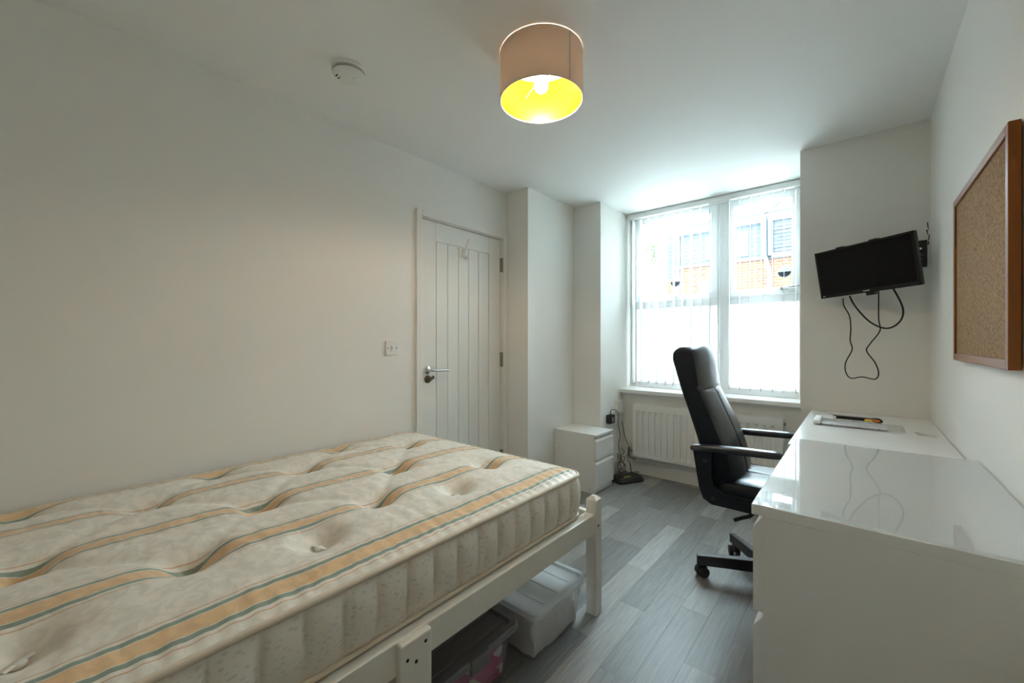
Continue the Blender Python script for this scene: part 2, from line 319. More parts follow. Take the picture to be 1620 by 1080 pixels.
# ------------------------------------------------------------------ mesh helpers (all in room coordinates)
def B(): return bmesh.new()
def box(bm, x0, x1, y0, y1, z0, z1, bev=0.0, seg=2):
    r = bmesh.ops.create_cube(bm, size=1.0)
    vs = r['verts']
    for v in vs:
        v.co = Vector(((x0 + x1) / 2 + v.co.x * (x1 - x0), (y0 + y1) / 2 + v.co.y * (y1 - y0), (z0 + z1) / 2 + v.co.z * (z1 - z0)))
    if bev > 0:
        es = list({e for v in vs for e in v.link_edges})
        bmesh.ops.bevel(bm, geom=es, offset=bev, segments=seg, profile=0.5, affect='EDGES', clamp_overlap=True)
    return bm
def xform(bm, start, mtx):
    bm.verts.ensure_lookup_table()
    for v in bm.verts[start:]: v.co = mtx @ v.co
def cyl(bm, p0, p1, r0, r1=None, seg=20, caps=True):
    r1 = r0 if r1 is None else r1
    p0, p1 = Vector(p0), Vector(p1); d = (p1 - p0); q = d.to_track_quat('Z', 'Y')
    a = [bm.verts.new(p0 + q @ Vector((r0 * math.cos(2 * PI * i / seg), r0 * math.sin(2 * PI * i / seg), 0))) for i in range(seg)]
    b = [bm.verts.new(p1 + q @ Vector((r1 * math.cos(2 * PI * i / seg), r1 * math.sin(2 * PI * i / seg), 0))) for i in range(seg)]
    for i in range(seg): bm.faces.new((a[i], a[(i + 1) % seg], b[(i + 1) % seg], b[i]))
    if caps: bm.faces.new(a[::-1]); bm.faces.new(b)
    return bm
def lathe(bm, c, prof, seg=40, axis='Z'):
    """prof: list of (r, h) about c along axis"""
    c = Vector(c); rings = []
    q = {'Z': Matrix.Identity(3), 'X': Matrix.Rotation(PI / 2, 3, 'Y'), 'Y': Matrix.Rotation(-PI / 2, 3, 'X')}[axis]
    for r, h in prof:
        if r < 1e-6: rings.append([bm.verts.new(c + q @ Vector((0, 0, h)))])
        else: rings.append([bm.verts.new(c + q @ Vector((r * math.cos(2 * PI * i / seg), r * math.sin(2 * PI * i / seg), h))) for i in range(seg)])
    for a, b in zip(rings, rings[1:]):
        for i in range(seg):
            j = (i + 1) % seg
            if len(a) == 1 and len(b) == 1: continue
            if len(a) == 1: bm.faces.new((a[0], b[i], b[j]))
            elif len(b) == 1: bm.faces.new((a[i], a[j], b[0]))
            else: bm.faces.new((a[i], a[j], b[j], b[i]))
    return bm
def spline(pts, n=8, closed=False):
    pts = [Vector(p) for p in pts]; out = []
    m = len(pts); rng = range(m if closed else m - 1)
    for i in rng:
        if closed: p0, p1, p2, p3 = pts[i - 1], pts[i], pts[(i + 1) % m], pts[(i + 2) % m]
        else: p0, p1, p2, p3 = pts[max(i - 1, 0)], pts[i], pts[i + 1], pts[min(i + 2, m - 1)]
        for k in range(n):
            t = k / n
            out.append(0.5 * ((2 * p1) + (-p0 + p2) * t + (2 * p0 - 5 * p1 + 4 * p2 - p3) * t * t + (-p0 + 3 * p1 - 3 * p2 + p3) * t ** 3))
    if not closed: out.append(pts[-1])
    return out
def tube(bm, pts, r, seg=8, closed=False):
    pts = [Vector(p) for p in pts]; n = len(pts); rings = []
    up = Vector((0, 0, 1)); prev = None
    for i, p in enumerate(pts):
        if closed: t = (pts[(i + 1) % n] - pts[i - 1]).normalized()
        else: t = (pts[min(i + 1, n - 1)] - pts[max(i - 1, 0)]).normalized()
        if prev is None:
            a = up if abs(t.z) < 0.9 else Vector((1, 0, 0)); nrm = (a - a.dot(t) * t).normalized()
        else:
            nrm = (prev - prev.dot(t) * t)
            nrm = nrm.normalized() if nrm.length > 1e-6 else prev
        prev = nrm; bn = t.cross(nrm)
        rings.append([bm.verts.new(p + r * (math.cos(2 * PI * k / seg) * nrm + math.sin(2 * PI * k / seg) * bn)) for k in range(seg)])
    for a, b in zip(rings, rings[1:] + ([rings[0]] if closed else [])):
        for k in range(seg): bm.faces.new((a[k], a[(k + 1) % seg], b[(k + 1) % seg], b[k]))
    if not closed: bm.faces.new(rings[0][::-1]); bm.faces.new(rings[-1])
    return bm
def prism(bm, poly, axis, a, b):
    """poly: 2-D outline; extruded along axis from a to b. axis 'Y': poly=(x,z); 'X': poly=(y,z); 'Z': poly=(x,y)"""
    def P(p, t):
        return {'Y': Vector((p[0], t, p[1])), 'X': Vector((t, p[0], p[1])), 'Z': Vector((p[0], p[1], t))}[axis]
    A = [bm.verts.new(P(p, a)) for p in poly]; C = [bm.verts.new(P(p, b)) for p in poly]; n = len(poly)
    for i in range(n): bm.faces.new((A[i], A[(i + 1) % n], C[(i + 1) % n], C[i]))
    bm.faces.new(A[::-1]); bm.faces.new(C)
    return bm
def loft(bm, rings, closed_ring=True, caps=True):
    R = [[bm.verts.new(Vector(p)) for p in ring] for ring in rings]; n = len(R[0])
    for a, b in zip(R, R[1:]):
        for k in range(n if closed_ring else n - 1): bm.faces.new((a[k], a[(k + 1) % n], b[(k + 1) % n], b[k]))
    if caps: bm.faces.new(R[0][::-1]); bm.faces.new(R[-1])
    return bm
def rrect(x0, x1, y0, y1, r, n=5):
    out = []
    for cx, cy_, a in ((x1 - r, y1 - r, 0), (x0 + r, y1 - r, 90), (x0 + r, y0 + r, 180), (x1 - r, y0 + r, 270)):
        for k in range(n + 1):
            t = math.radians(a + 90 * k / n); out.append((cx + r * math.cos(t), cy_ + r * math.sin(t)))
    return out

def root_of(o):
    while o.parent: o = o.parent
    return o
def obj(name, bm, m, parent=None, smooth=None, mesh=None):
    """link a bmesh as ONE mesh object; coordinates of bm are room coordinates"""
    if mesh is None:
        bmesh.ops.recalc_face_normals(bm, faces=bm.faces[:])
        if parent is None:
            xs = [v.co.x for v in bm.verts]; ys = [v.co.y for v in bm.verts]; zs = [v.co.z for v in bm.verts]
            org = Vector(((min(xs) + max(xs)) / 2, (min(ys) + max(ys)) / 2, min(zs)))
        else: org = root_of(parent).location.copy()
        for v in bm.verts: v.co -= org
        me = bpy.data.meshes.new(name); bm.to_mesh(me); bm.free()
        me.materials.append(M[m] if isinstance(m, str) else m)
        if smooth is not None:
            for p in me.polygons: p.use_smooth = True
            me.set_sharp_from_angle(angle=math.radians(smooth))
    else: me = mesh; org = Vector((0, 0, 0))
    o = bpy.data.objects.new(name, me); COL.objects.link(o)
    if parent is None: o.location = org
    else: o.parent = parent
    return o
def tag(o, label, cat, group=None):
    o['label'] = label; o['category'] = cat
    if group: o['group'] = group
    return o
def thing(name, label, cat, loc, group=None):
    o = bpy.data.objects.new(name, None); COL.objects.link(o); o.location = loc; o.empty_display_size = 0.05
    return tag(o, label, cat, group)
def struct(name, bm, m, label=None, cat=None, smooth=None):
    o = obj(name, bm, m, None, smooth); o['kind'] = 'structure'
    if label: o['label'] = label; o['category'] = cat
    return o
def sthing(name, label, cat, loc):
    o = thing(name, label, cat, loc); o['kind'] = 'structure'; return o

# ------------------------------------------------------------------ the room shell
XL, XR = -2.145, 0.286          # left / right wall faces
X2, X3, X4 = -1.925, -1.658, -0.28
Y1, Y2, YT, YW = 2.45, 3.098, 3.075, 3.51
YB, YE = -0.80, 3.86
DY0, DY1, DZ = 1.622, 2.400, 1.978      # door opening

fl = struct('floor', box(B(), XL - .1, XR + .1, YB - .1, YE, -0.08, -0.004), 'asphalt', 'grey wood plank vinyl floor', 'floor')
pw, plen = 0.112, 0.60
pm = None
cols = []
x = -1.163 - pw * 9
ci = 0
offs = [0.0, 0.33, 0.12, 0.47, 0.22, 0.55, 0.05, 0.38, 0.27, 0.50, 0.16, 0.42]
while x < XR:
    xa, xb = max(x, XL), min(x + pw, XR)
    if xb - xa > 0.004:
        y = YB - offs[(ci * 5 + 3) % 12] if ci != 9 else 2.242 - plen * 6
        while y < YE - 0.1:
            ya, yb = max(y, YB), min(y + plen, 3.52 if (xa > X3 - 0.02 and xb < X4 + 0.05) else Y2 + .03)
            if yb - ya > 0.01:
                full = abs((yb - ya) - plen) < 1e-6 and abs((xb - xa) - pw) < 1e-6
                if full and pm is not None:
                    o = bpy.data.objects.new('plank', pm); COL.objects.link(o)
                else:
                    bm = box(B(), -(xb - xa) / 2 + .0004, (xb - xa) / 2 - .0004, -(yb - ya) / 2 + .0004, (yb - ya) / 2 - .0004, -0.004, 0.0)
                    me = bpy.data.meshes.new('plank'); bm.to_mesh(me); bm.free(); me.materials.append(M['floor'])
                    if full: pm = me
                    o = bpy.data.objects.new('plank', me); COL.objects.link(o)
                o.parent = fl
                o.location = Vector(((xa + xb) / 2, (ya + yb) / 2, 0)) - fl.location
            y += plen
    x += pw; ci += 1

struct('ceiling', box(B(), XL - .1, XR + .1, YB - .1, YE, HC, HC + .1), 'ceil', 'white painted ceiling', 'ceiling')
bm = B()
box(bm, XL - .1, XL, YB - .1, DY0, 0, HC); box(bm, XL - .1, XL, DY1, Y1, 0, HC); box(bm, XL - .1, XL, DY0, DY1, DZ, HC)
wall_left = struct('wall_left', bm, 'wall', 'off-white painted wall beside the bed with the door', 'wall')
struct('wall_left_step', box(B(), XL - .1, X2, Y1, Y2, 0, HC), 'wall', 'white wall projection between door and bedside drawers', 'wall')
struct('wall_left_alcove', box(B(), XL - .1, X3, Y2, YE, 0, HC), 'wall', 'white wall pier at the side of the window alcove', 'wall')
wtv = struct('wall_window_pier', box(B(), X4, XR + .1, YT, YE, 0, HC), 'wall', 'white wall behind the television', 'wall')
struct('wall_right', box(B(), XR, XR + .1, YB - .1, YT, 0, HC), 'wall', 'white wall with the cork board', 'wall')
struct('wall_back', box(B(), XL, XR, YB - .1, YB, 0, HC), 'wall', 'white wall facing the window', 'wall')
struct('wall_below_window', box(B(), X3, X4, YW, YE, 0, 0.715), 'wall', 'white wall behind the radiator below the window', 'wall')
struct('baseboard_window', box(B(), X3, X4, YW - .015, YW + .002, 0, 0.105, 0.004), 'gloss_white', 'white skirting board under the radiator', 'baseboard')
struct('baseboard_alcove', box(B(), X3 - .002, X3 + .013, Y2, YW - .015, 0, 0.105, 0.004), 'gloss_white', 'white skirting board along the alcove side', 'baseboard')
struct('baseboard_back', box(B(), XL, XR, YB, YB + .015, 0, 0.105, 0.004), 'gloss_white', 'white skirting board of the wall facing the window', 'baseboard')
struct('trim_1', box(B(), X3 + .001, X4 - .001, 3.446, 3.70, 0.715, 0.748, 0.004), 'sill', 'deep white painted window sill above the radiator', 'window sill')
# torn paint beside the television bracket
bm = B()
random.seed(3)
for k in range(9):
    z = 1.80 - k * 0.013; dx = random.uniform(-.004, .004); hw = random.uniform(.0012, .0035)
    box(bm, 0.276 + dx - hw, 0.276 + dx + hw, YT - .0012, YT + .001, z - .008, z + .006)
obj('torn_paint', bm, 'scar', wtv)

# ------------------------------------------------------------------ door
dr = sthing('door_1', 'white grooved cottage door with chrome lever', 'door', (XL, 2.01, 0))
XD = XL - 0.012                      # leaf face, a little behind the wall face
G = [1.754, 1.8535, 1.952, 2.0505, 2.152, 2.261]
g = 0.0035
lf = obj('leaf', box(B(), XD - .04, XD - .008, DY0 + .005, DY1 - .005, .006, DZ - .006), 'gloss_white', dr)
for a, b_, z0, z1 in ((DY0 + .006, G[0] - g, .006, DZ - .007), (G[-1] + g, DY1 - .006, .006, DZ - .007)):
    obj('stile', box(B(), XD - .012, XD, a, b_, z0, z1, .002), 'gloss_white', dr)
obj('top_rail', box(B(), XD - .012, XD, G[0] - g, G[-1] + g, 1.845, DZ - .007, .002), 'gloss_white', dr)
obj('bottom_rail', box(B(), XD - .012, XD, G[0] - g, G[-1] + g, .006, .2, .002), 'gloss_white', dr)
for a, b_ in zip(G, G[1:]):
    obj('board', box(B(), XD - .012, XD - .001, a + g, b_ - g, .2, 1.843, .003), 'gloss_white', dr)
# lining, architrave, and unseen strips added behind the leaf to block light leaks
bm = B(); box(bm, XL - .1, XL + .001, DY0 - .012, DY0 + .003, 0, DZ + .012); box(bm, XL - .1, XL + .001, DY1 - .003, DY1 + .012, 0, DZ + .012); box(bm, XL - .1, XL + .001, DY0, DY1, DZ - .003, DZ + .012)
obj('lining', bm, 'gloss_white', dr)
bm = B(); box(bm, XL - .085, XD - .041, DY0, DY0 + .03, 0, DZ); box(bm, XL - .085, XD - .041, DY1 - .03, DY1, 0, DZ); box(bm, XL - .085, XD - .041, DY0 + .03, DY1 - .03, DZ - .03, DZ); box(bm, XL - .085, XD - .041, DY0 + .03, DY1 - .03, 0, .02)
obj('door_light_stop', bm, 'gloss_white', dr)
obj('architrave', box(B(), XL - .002, XL + .016, DY0 - .046, DY0 - .002, 0, DZ + .045, .004), 'gloss_white', dr)
obj('architrave', box(B(), XL - .002, XL + .016, DY1 + .002, Y1 - .004, 0, DZ + .045, .004), 'gloss_white', dr)
obj('architrave', box(B(), XL - .002, XL + .016, DY0 - .002, DY1 + .002, DZ + .002, DZ + .045, .004), 'gloss_white', dr)
for z0, z1 in ((1.72, 1.83), (.977, 1.09), (.22, .327)):
    bm = B(); cyl(bm, (XL + .004, DY1 - .001, z0), (XL + .004, DY1 - .001, z1), .0065, seg=12); box(bm, XL - .012, XL + .002, DY1 - .012, DY1 + .010, z0, z1)
    h = obj('hinge', bm, 'steel_dark', dr, 40)
bm = B(); lathe(bm, (XD, 1.676, .988), [(0, .012), (.022, .012), (.026, .009), (.027, 0)], 28, 'X')
lv = obj('lever_handle', bm, 'chrome', dr, 40)
bm = B(); cyl(bm, (XD + .008, 1.676, .988), (XD + .045, 1.676, .988), .008, seg=14)
tube(bm, spline([(XD + .043, 1.672, .988), (XD + .046, 1.69, .987), (XD + .046, 1.75, .984), (XD + .044, 1.826, .982)], 6), .0075, 10)
obj('lever', bm, 'chrome', lv, 50)
bm = B(); lathe(bm, (XD, 1.681, .928), [(0, .008), (.020, .008), (.025, .006), (.026, 0)], 28, 'X')
lk = obj('thumb_turn_lock', bm, 'bronze', dr, 40)
bm = B(); cyl(bm, (XD + .006, 1.681, .93), (XD + .03, 1.681, .93), .007, seg=12)
s0 = len(bm.verts); box(bm, XD + .024, XD + .034, -.010, .036, -.011, .011, .006)
xform(bm, s0, Matrix.Translation((0, 1.682, .927)) @ Matrix.Rotation(math.radians(32), 4, 'X'))
obj('turn_paddle', bm, 'bronze', lk, 40)

# white hook stuck on the door
hk = thing('coat_hook', 'small white plastic hook stuck on the grooved door', 'hook', (XD, 2.0, 1.77))
obj('base', box(B(), XD - .001, XD + .012, 1.985, 2.017, 1.775, 1.835, .004), 'plastic_white', hk)
bm = B(); s0 = 0; box(bm, -.004, .004, -.011, .011, 0, .115, .003)
xform(bm, 0, Matrix.Translation((XD + .014, 2.0, 1.795)) @ Matrix.Rotation(math.radians(-10), 4, 'X') @ Matrix.Rotation(math.radians(16), 4, 'Y'))
obj('arm', bm, 'plastic_white', hk, 40)
bm = B(); tube(bm, spline([(XD + .010, 2.0, 1.80), (XD + .018, 2.0, 1.775), (XD + .034, 2.0, 1.768), (XD + .042, 2.0, 1.785)], 6), .006, 10)
obj('hook', bm, 'plastic_white', hk, 60)
bm = B(); cyl(bm, (XD + .011, 2.003, 1.822), (XD + .020, 2.003, 1.822), .004, seg=10); obj('screw', bm, 'plastic_dark', hk)

# light switch
sw = thing('light_switch', 'square white switch plate on the wall beside the door', 'light switch', (XL, 1.402, 1.098))
obj('plate', box(B(), XL - .001, XL + .009, 1.359, 1.445, 1.092, 1.178, .003), 'plastic_white', sw)
obj('rocker', box(B(), XL + .008, XL + .013, 1.390, 1.414, 1.115, 1.155, .003), 'plastic_white', sw)
for yy in (1.372, 1.432):
    bm = B(); cyl(bm, (XL + .008, yy, 1.135), (XL + .0105, yy, 1.135), .004, seg=12); obj('screw', bm, 'steel_dark', sw)
obj('key_mark', box(B(), XL + .0125, XL + .0138, 1.394, 1.402, 1.126, 1.146, .001), 'weight', sw)

# ------------------------------------------------------------------ window
YG = 3.72                                  # glass plane
win = sthing('window_1', 'white two-bay window with frosted lower panes', 'window', (-0.969, YG, 0.748))
WX0, WX1, WZ0, WZ1 = X3 + .002, X4 - .002, 0.748, 2.345
MX0, MX1 = -0.905, -0.812                  # mullion
TZ0, TZ1 = 1.475, 1.545                    # transom
def bar(name, x0, x1, z0, z1, y0=3.69, y1=3.755, b=.006, parent=None, m='upvc'): return obj(name, box(B(), x0, x1, y0, y1, z0, z1, b), m, parent or win)
bar('jamb', WX0, WX0 + .062, WZ0, WZ1); bar('jamb', WX1 - .062, WX1, WZ0, WZ1)
bar('head', WX0 + .06, WX1 - .06, WZ1 - .05, WZ1); bar('bottom_rail', WX0 + .06, WX1 - .06, WZ0, WZ0 + .055)
bar('mullion', MX0, MX1, WZ0 + .05, WZ1 - .045)
for x0, x1 in ((WX0 + .058, MX0 + .004), (MX1 - .004, WX1 - .058)):
    bar('transom', x0, x1, TZ0, TZ1)
    obj('pane', box(B(), x0 - .01, x1 + .01, YG, YG + .006, WZ0 + .045, TZ0 + .01), 'frost', win)['label'] = 'frosted lower pane'
    # opening sash above
    s = .052
    sx0, sx1, sz0, sz1 = x0 - .006, x1 + .006, TZ1 - .012, WZ1 - .038
    sash = bar('sash', sx0, sx1, sz0, sz0 + s + .004, 3.672, 3.735)
    bar('sash', sx0, sx1, sz1 - s, sz1, 3.672, 3.735); bar('sash', sx0, sx0 + s, sz0 + s, sz1 - s + .004, 3.672, 3.735); bar('sash', sx1 - s, sx1, sz0 + s, sz1 - s + .004, 3.672, 3.735)
    obj('pane', box(B(), sx0 + s - .006, sx1 - s + .006, YG - .01, YG - .004, sz0 + s - .004, sz1 - s + .006), 'glass_pane', win)['label'] = 'clear upper pane'
    cx = (x0 + x1) / 2 + (.06 if x0 > -1 else -.02)
    # trickle vent disc in the glass
    vx = -0.437 if x0 > -1 else -1.25
    bm = B(); lathe(bm, (vx, YG - .012, 1.705), [(0, -.006), (.040, -.006), (.044, 0), (.044, .012), (0, .012)], 32, 'Y')
    vo_ = obj('vent_disc', bm, 'o_pipe', win, 40); vo_['label'] = 'round vent disc in the glass'
    bm = B(); prism(bm, [(vx + .041 * math.cos(t), 1.705 + .041 * math.sin(t)) for t in [PI * k / 16 for k in range(17)]], 'Y', YG - .021, YG - .017)
    obj('vent_cover', bm, 'weight', vo_)
    bm = B(); box(bm, vx - .03, vx + .03, 3.660, 3.674, 1.566, 1.590, .005)
    hd = obj('sash_handle', bm, 'chrome', sash, 40)
    bm = B(); tube(bm, [(vx, 3.662, 1.578), (vx, 3.640, 1.578), (vx + .03, 3.636, 1.580), (vx + .105, 3.636, 1.586)], .008, 10)
    obj('sash_lever', bm, 'chrome', sash, 50)

# vertical blind: head rail, 18 slats
bl = thing('vertical_blind', 'white vertical slat blind hanging across the alcove window', 'blind', (-0.969, 3.60, 0.79))
obj('head_rail', box(B(), X3 + .006, X4 - .006, 3.585, 3.630, 2.302, 2.346, .004), 'upvc', bl)
SA = math.radians(7.0)
sx_, sz0_, sz1_ = [], .812, 2.285
for k in range(18):
    xc = -1.591 + .0727 * k; yc = 3.607
    d = Vector((-math.sin(SA), math.cos(SA), 0)); nrm = Vector((d.y, -d.x, 0))
    dd = .0445 if k not in (1,) else .0445
    tw = random.uniform(-.06, .06)
    d = (Matrix.Rotation(tw, 3, 'Z') @ d); nrm = Vector((d.y, -d.x, 0))
    bm = B(); nz_ = 5; rows = []
    for iz in range(nz_ + 1):
        z = sz0_ + (sz1_ - sz0_) * iz / nz_
        row = []
        for t in (-1, -.5, 0, .5, 1): row.append(bm.verts.new(Vector((xc, yc, z)) + d * dd * t + nrm * .0028 * (1 - t * t)))
        rows.append(row)
    for a, b_ in zip(rows, rows[1:]):
        for i in range(4): bm.faces.new((a[i], a[i + 1], b_[i + 1], b_[i]))
    sl = obj('slat', bm, 'slat', bl, 60)
    bm = B(); p0 = Vector((xc, yc, 0)) - d * dd * .93; p1 = Vector((xc, yc, 0)) + d * dd * .93
    s0 = 0; box(bm, -.0025, .0025, -dd * .95, dd * .95, .796, .828, .001)
    xform(bm, 0, Matrix.Translation((xc, yc, 0)) @ Matrix.Rotation(SA + tw, 4, 'Z'))
    obj('bottom_weight', bm, 'weight', sl)
    bm = B(); box(bm, xc - .008, xc + .008, yc - .004, yc + .004, 2.278, 2.304, .002); obj('hanger', bm, 'upvc', sl)
bm = B()
for s in (-1, 1):
    pts = []
    for k in range(18):
        xc = -1.591 + .0727 * k; e_ = Vector((-math.sin(SA), math.cos(SA), 0)) * .038 * s
        pts.append(Vector((xc, 3.607, .815)) + e_)
        if k < 17: pts.append(Vector((xc + .036, 3.607, .806)) + e_)
    tube(bm, pts, .0012, 5)
obj('bottom_chain', bm, 'upvc', bl)

# ------------------------------------------------------------------ radiator
rad = thing('radiator', 'white ribbed panel radiator under the window sill', 'radiator', (-0.964, 3.46, 0.165))
RX0, RX1, RZ0, RZ1, RY = -1.515, -0.413, 0.165, 0.630, 3.425
bm = B(); xs = []; pitch = .0535; nx = int(round((RX1 - RX0 - .05) / pitch)); x0_ = RX0 + .025
prof = [(0.0, 0), (.10, 0), (.22, 1), (.55, 1), (.67, 0), (1.0, 0)]
cols_ = [(RX0, 0)]
pp = (RX1 - RX0 - .05) / nx
for i in range(nx):
    for t, h in prof[:-1]: cols_.append((x0_ + (i + t) * pp, h))
cols_ += [(RX1 - .025, 0), (RX1, 0)]
zr = [(RZ0, 0), (RZ0 + .035, 0), (RZ0 + .055, 1), (RZ0 + .075, 1), (RZ1 - .085, 1), (RZ1 - .070, 1), (RZ1 - .055, 0), (RZ1, 0)]
gr = [[bm.verts.new((x, RY - .010 * (1 - h * hz) + .004, z)) for x, h in cols_] for z, hz in zr]
for a, b_ in zip(gr, gr[1:]):
    for i in range(len(cols_) - 1): bm.faces.new((a[i], a[i + 1], b_[i + 1], b_[i]))
obj('front_panel', bm, 'radiator', rad, 25)
obj('back_panel', box(B(), RX0 + .01, RX1 - .01, RY + .045, RY + .058, RZ0 + .01, RZ1 - .01, .003), 'radiator', rad)
obj('side_cover', box(B(), RX0 - .003, RX0 + .004, RY - .007, RY + .06, RZ0, RZ1, .002), 'radiator', rad)
obj('side_cover', box(B(), RX1 - .004, RX1 + .003, RY - .007, RY + .06, RZ0, RZ1, .002), 'radiator', rad)
bm = B(); box(bm, RX0, RX1, RY - .007, RY + .006, RZ1 - .004, RZ1 + .001); box(bm, RX0, RX1, RY + .045, RY + .06, RZ1 - .004, RZ1 + .001)
nn = 60
for i in range(nn): xx = RX0 + .004 + (RX1 - RX0 - .008) * i / (nn - 1); box(bm, xx - .002, xx + .002, RY, RY + .05, RZ1 - .003, RZ1)
obj('top_grille', bm, 'radiator', rad)
bm = B(); box(bm, RX0, RX1, RY - .006, RY + .058, RZ0, RZ0 + .004); obj('bottom_edge', bm, 'radiator', rad)
for xx in (RX0 + .15, RX1 - .15): obj('wall_bracket', box(B(), xx - .02, xx + .02, RY + .055, YW + .001, RZ0 + .05, RZ1 - .05), 'radiator', rad)
bm = B(); cyl(bm, (RX1 - .002, RY + .025, RZ1 - .04), (RX1 + .016, RY + .025, RZ1 - .04), .011, seg=14); obj('air_vent', bm, 'steel_dark', rad, 40)
bm = B()
cyl(bm, (RX0 - .055, RY + .03, .205), (RX0 + .004, RY + .03, .205), .011, seg=14); cyl(bm, (RX0 - .055, RY + .03, .160), (RX0 - .055, RY + .03, .235), .010, seg=14)
tube(bm, spline([(RX0 - .055, RY + .03, .165), (RX0 - .052, RY + .03, .148), (RX0 - .03, RY + .028, .142), (RX0 + .0, RY + .02, .143)], 6), .008, 10)
vv = obj('valve', bm, 'steel_dark', rad, 50)
bm = B(); lathe(bm, (RX0 - .055, RY + .03, .235), [(0, .045), (.011, .045), (.014, .04), (.015, .0), (0, 0)], 20); obj('valve_cap', bm, 'plastic_white', vv, 40)
bm = B(); lathe(bm, (RX0 + .004, RY + .018, .143), [(0, -.014), (.010, -.012), (.014, 0), (.010, .012), (0, .014)], 18, 'Y'); obj('lockshield', bm, 'chrome', vv, 50)
bm = B(); cyl(bm, (RX0 - .055, RY + .03, -.001), (RX0 - .055, RY + .03, .165), .0075, seg=12); obj('pipe', bm, 'radiator', rad, 50)
bm = B(); cyl(bm, (RX1 + .03, RY + .03, -.001), (RX1 + .03, RY + .03, .20), .0075, seg=12); cyl(bm, (RX1 - .004, RY + .03, .20), (RX1 + .03, RY + .03, .20), .010, seg=12); obj('pipe', bm, 'radiator', rad, 50)

# ------------------------------------------------------------------ bed frame
bed = thing('bed_frame', 'white painted wooden bed frame against the long wall', 'bed', (-1.5, .6, 0))
FX0, FX1, FY0, FY1 = -2.128, -0.858, -0.44, 1.610
def post(x0, x1, y0, y1, h):
    bm = B(); c = .006
    loft(bm, [[(x0 + a, y0 + b_, z) for a, b_ in ((0, 0), (x1 - x0, 0), (x1 - x0, y1 - y0), (0, y1 - y0))] for z in (0, h - .014)], caps=True)
    s0 = len(bm.verts)
    loft(bm, [[(x0, y0, h - .014), (x1, y0, h - .014), (x1, y1, h - .014), (x0, y1, h - .014)], [(x0 + .014, y0 + .014, h), (x1 - .014, y0 + .014, h), (x1 - .014, y1 - .014, h), (x0 + .014, y1 - .014, h)]])
    return bm
obj('post', post(FX1 - .048, FX1, FY1 - .048, FY1, .506), 'bed_paint', bed)
obj('post', post(FX0, FX0 + .048, FY1 - .048, FY1, .506), 'bed_paint', bed)
obj('post', post(FX1 - .048, FX1, FY0, FY0 + .048, .80), 'bed_paint', bed)
obj('post', post(FX0, FX0 + .048, FY0, FY0 + .048, .80), 'bed_paint', bed)
RZa, RZb = .350, .434
obj('side_rail', box(B(), FX1 - .052, FX1 - .010, FY0 + .04, FY1 - .046, RZa, RZb, .003), 'bed_paint', bed)
obj('side_rail', box(B(), FX0 + .010, FX0 + .036, FY0 + .04, FY1 - .046, RZa, RZb, .003), 'bed_paint', bed)
obj('end_rail', box(B(), FX0 + .046, FX1 - .046, FY1 - .036, FY1 - .010, RZa, RZb, .003), 'bed_paint', bed)
obj('end_rail', box(B(), FX0 + .046, FX1 - .046, FY0 + .010, FY0 + .036, RZa, .70, .003), 'bed_paint', bed)
for s in (0, 1):
    xa = FX1 - .076 if s == 0 else FX0 + .036
    obj('slat_ledge', box(B(), xa, xa + .024, FY0 + .05, FY1 - .05, .392, .4155), 'bed_raw', bed)
for k in range(14):
    y = FY0 + .10 + k * .137
    obj('slat', box(B(), FX0 + .037, FX1 - .053, y - .035, y + .035, .4155, .4345, .002), 'bed_raw', bed)
lg = obj('centre_leg', box(B(), FX1 - .012, FX1 + .010, .580, .676, 0, .432, .005), 'bed_paint', bed)
lg['label'] = 'flat board leg bolted outside the rail'
obj('centre_leg', box(B(), FX1 - .076, FX1 - .052, .590, .668, 0, .39, .003), 'bed_paint', bed)
for yy, zz in ((.600, .389), (.655, .408), (.626, .372)):
    bm = B(); cyl(bm, (FX1 + .008, yy, zz), (FX1 + .0108, yy, zz), .0045, seg=12); obj('bolt_hole', bm, 'plastic_dark', lg)
bm = B(); cyl(bm, (FX1 - .002, FY1 - .027, .382), (FX1 + .0008, FY1 - .027, .382), .0055, seg=12); obj('bolt_hole', bm, 'plastic_dark', bed)

# ------------------------------------------------------------------ mattress
TUFTS = []
for xr, ys in ((-1.985, (-.03, .485, 1.0)), (-1.785, (.24, .74, 1.275)), (-1.497, (-.02, .484, 1.0)), (-1.245, (.253, .76, 1.295)), (-1.125, (-.015, .509, 1.011))):
    for y in ys: TUFTS.append((xr, y))
MX_0, MX_1, MY0, MY1 = -2.132, -0.888, -.372, 1.535
MZ0, MZT = .435, .612
CR = .07                     # plan corner radius
mt = thing('mattress', 'cream striped button-tufted mattress lying on the white bed frame', 'mattress', (-1.51, .58, MZ0))
def outline(inset, n=None):
    """rounded rectangle sampled so every ring matches"""
    x0, x1, y0, y1 = MX_0 + inset, MX_1 - inset, MY0 + inset, MY1 - inset
    r = max(CR - inset, .012); pts = []
    def seg(a, b, k):
        for i in range(k): t = i / k; pts.append((a[0] + (b[0] - a[0]) * t, a[1] + (b[1] - a[1]) * t))
    def arc(cx, cy_, a0, k=8):
        for i in range(k): t = math.radians(a0 + 90 * i / k); pts.append((cx + r * math.cos(t), cy_ + r * math.sin(t)))
    arc(x1 - r, y0 + r, -90); seg((x1, y0 + r), (x1, y1 - r), 330)
    arc(x1 - r, y1 - r, 0); seg((x1 - r, y1), (x0 + r, y1), 112)
    arc(x0 + r, y1 - r, 90); seg((x0, y1 - r), (x0, y0 + r), 88)
    arc(x0 + r, y0 + r, 180); seg((x0 + r, y0), (x1 - r, y0), 56)
    return pts
base_o = outline(0)
plen_ = [0.0]
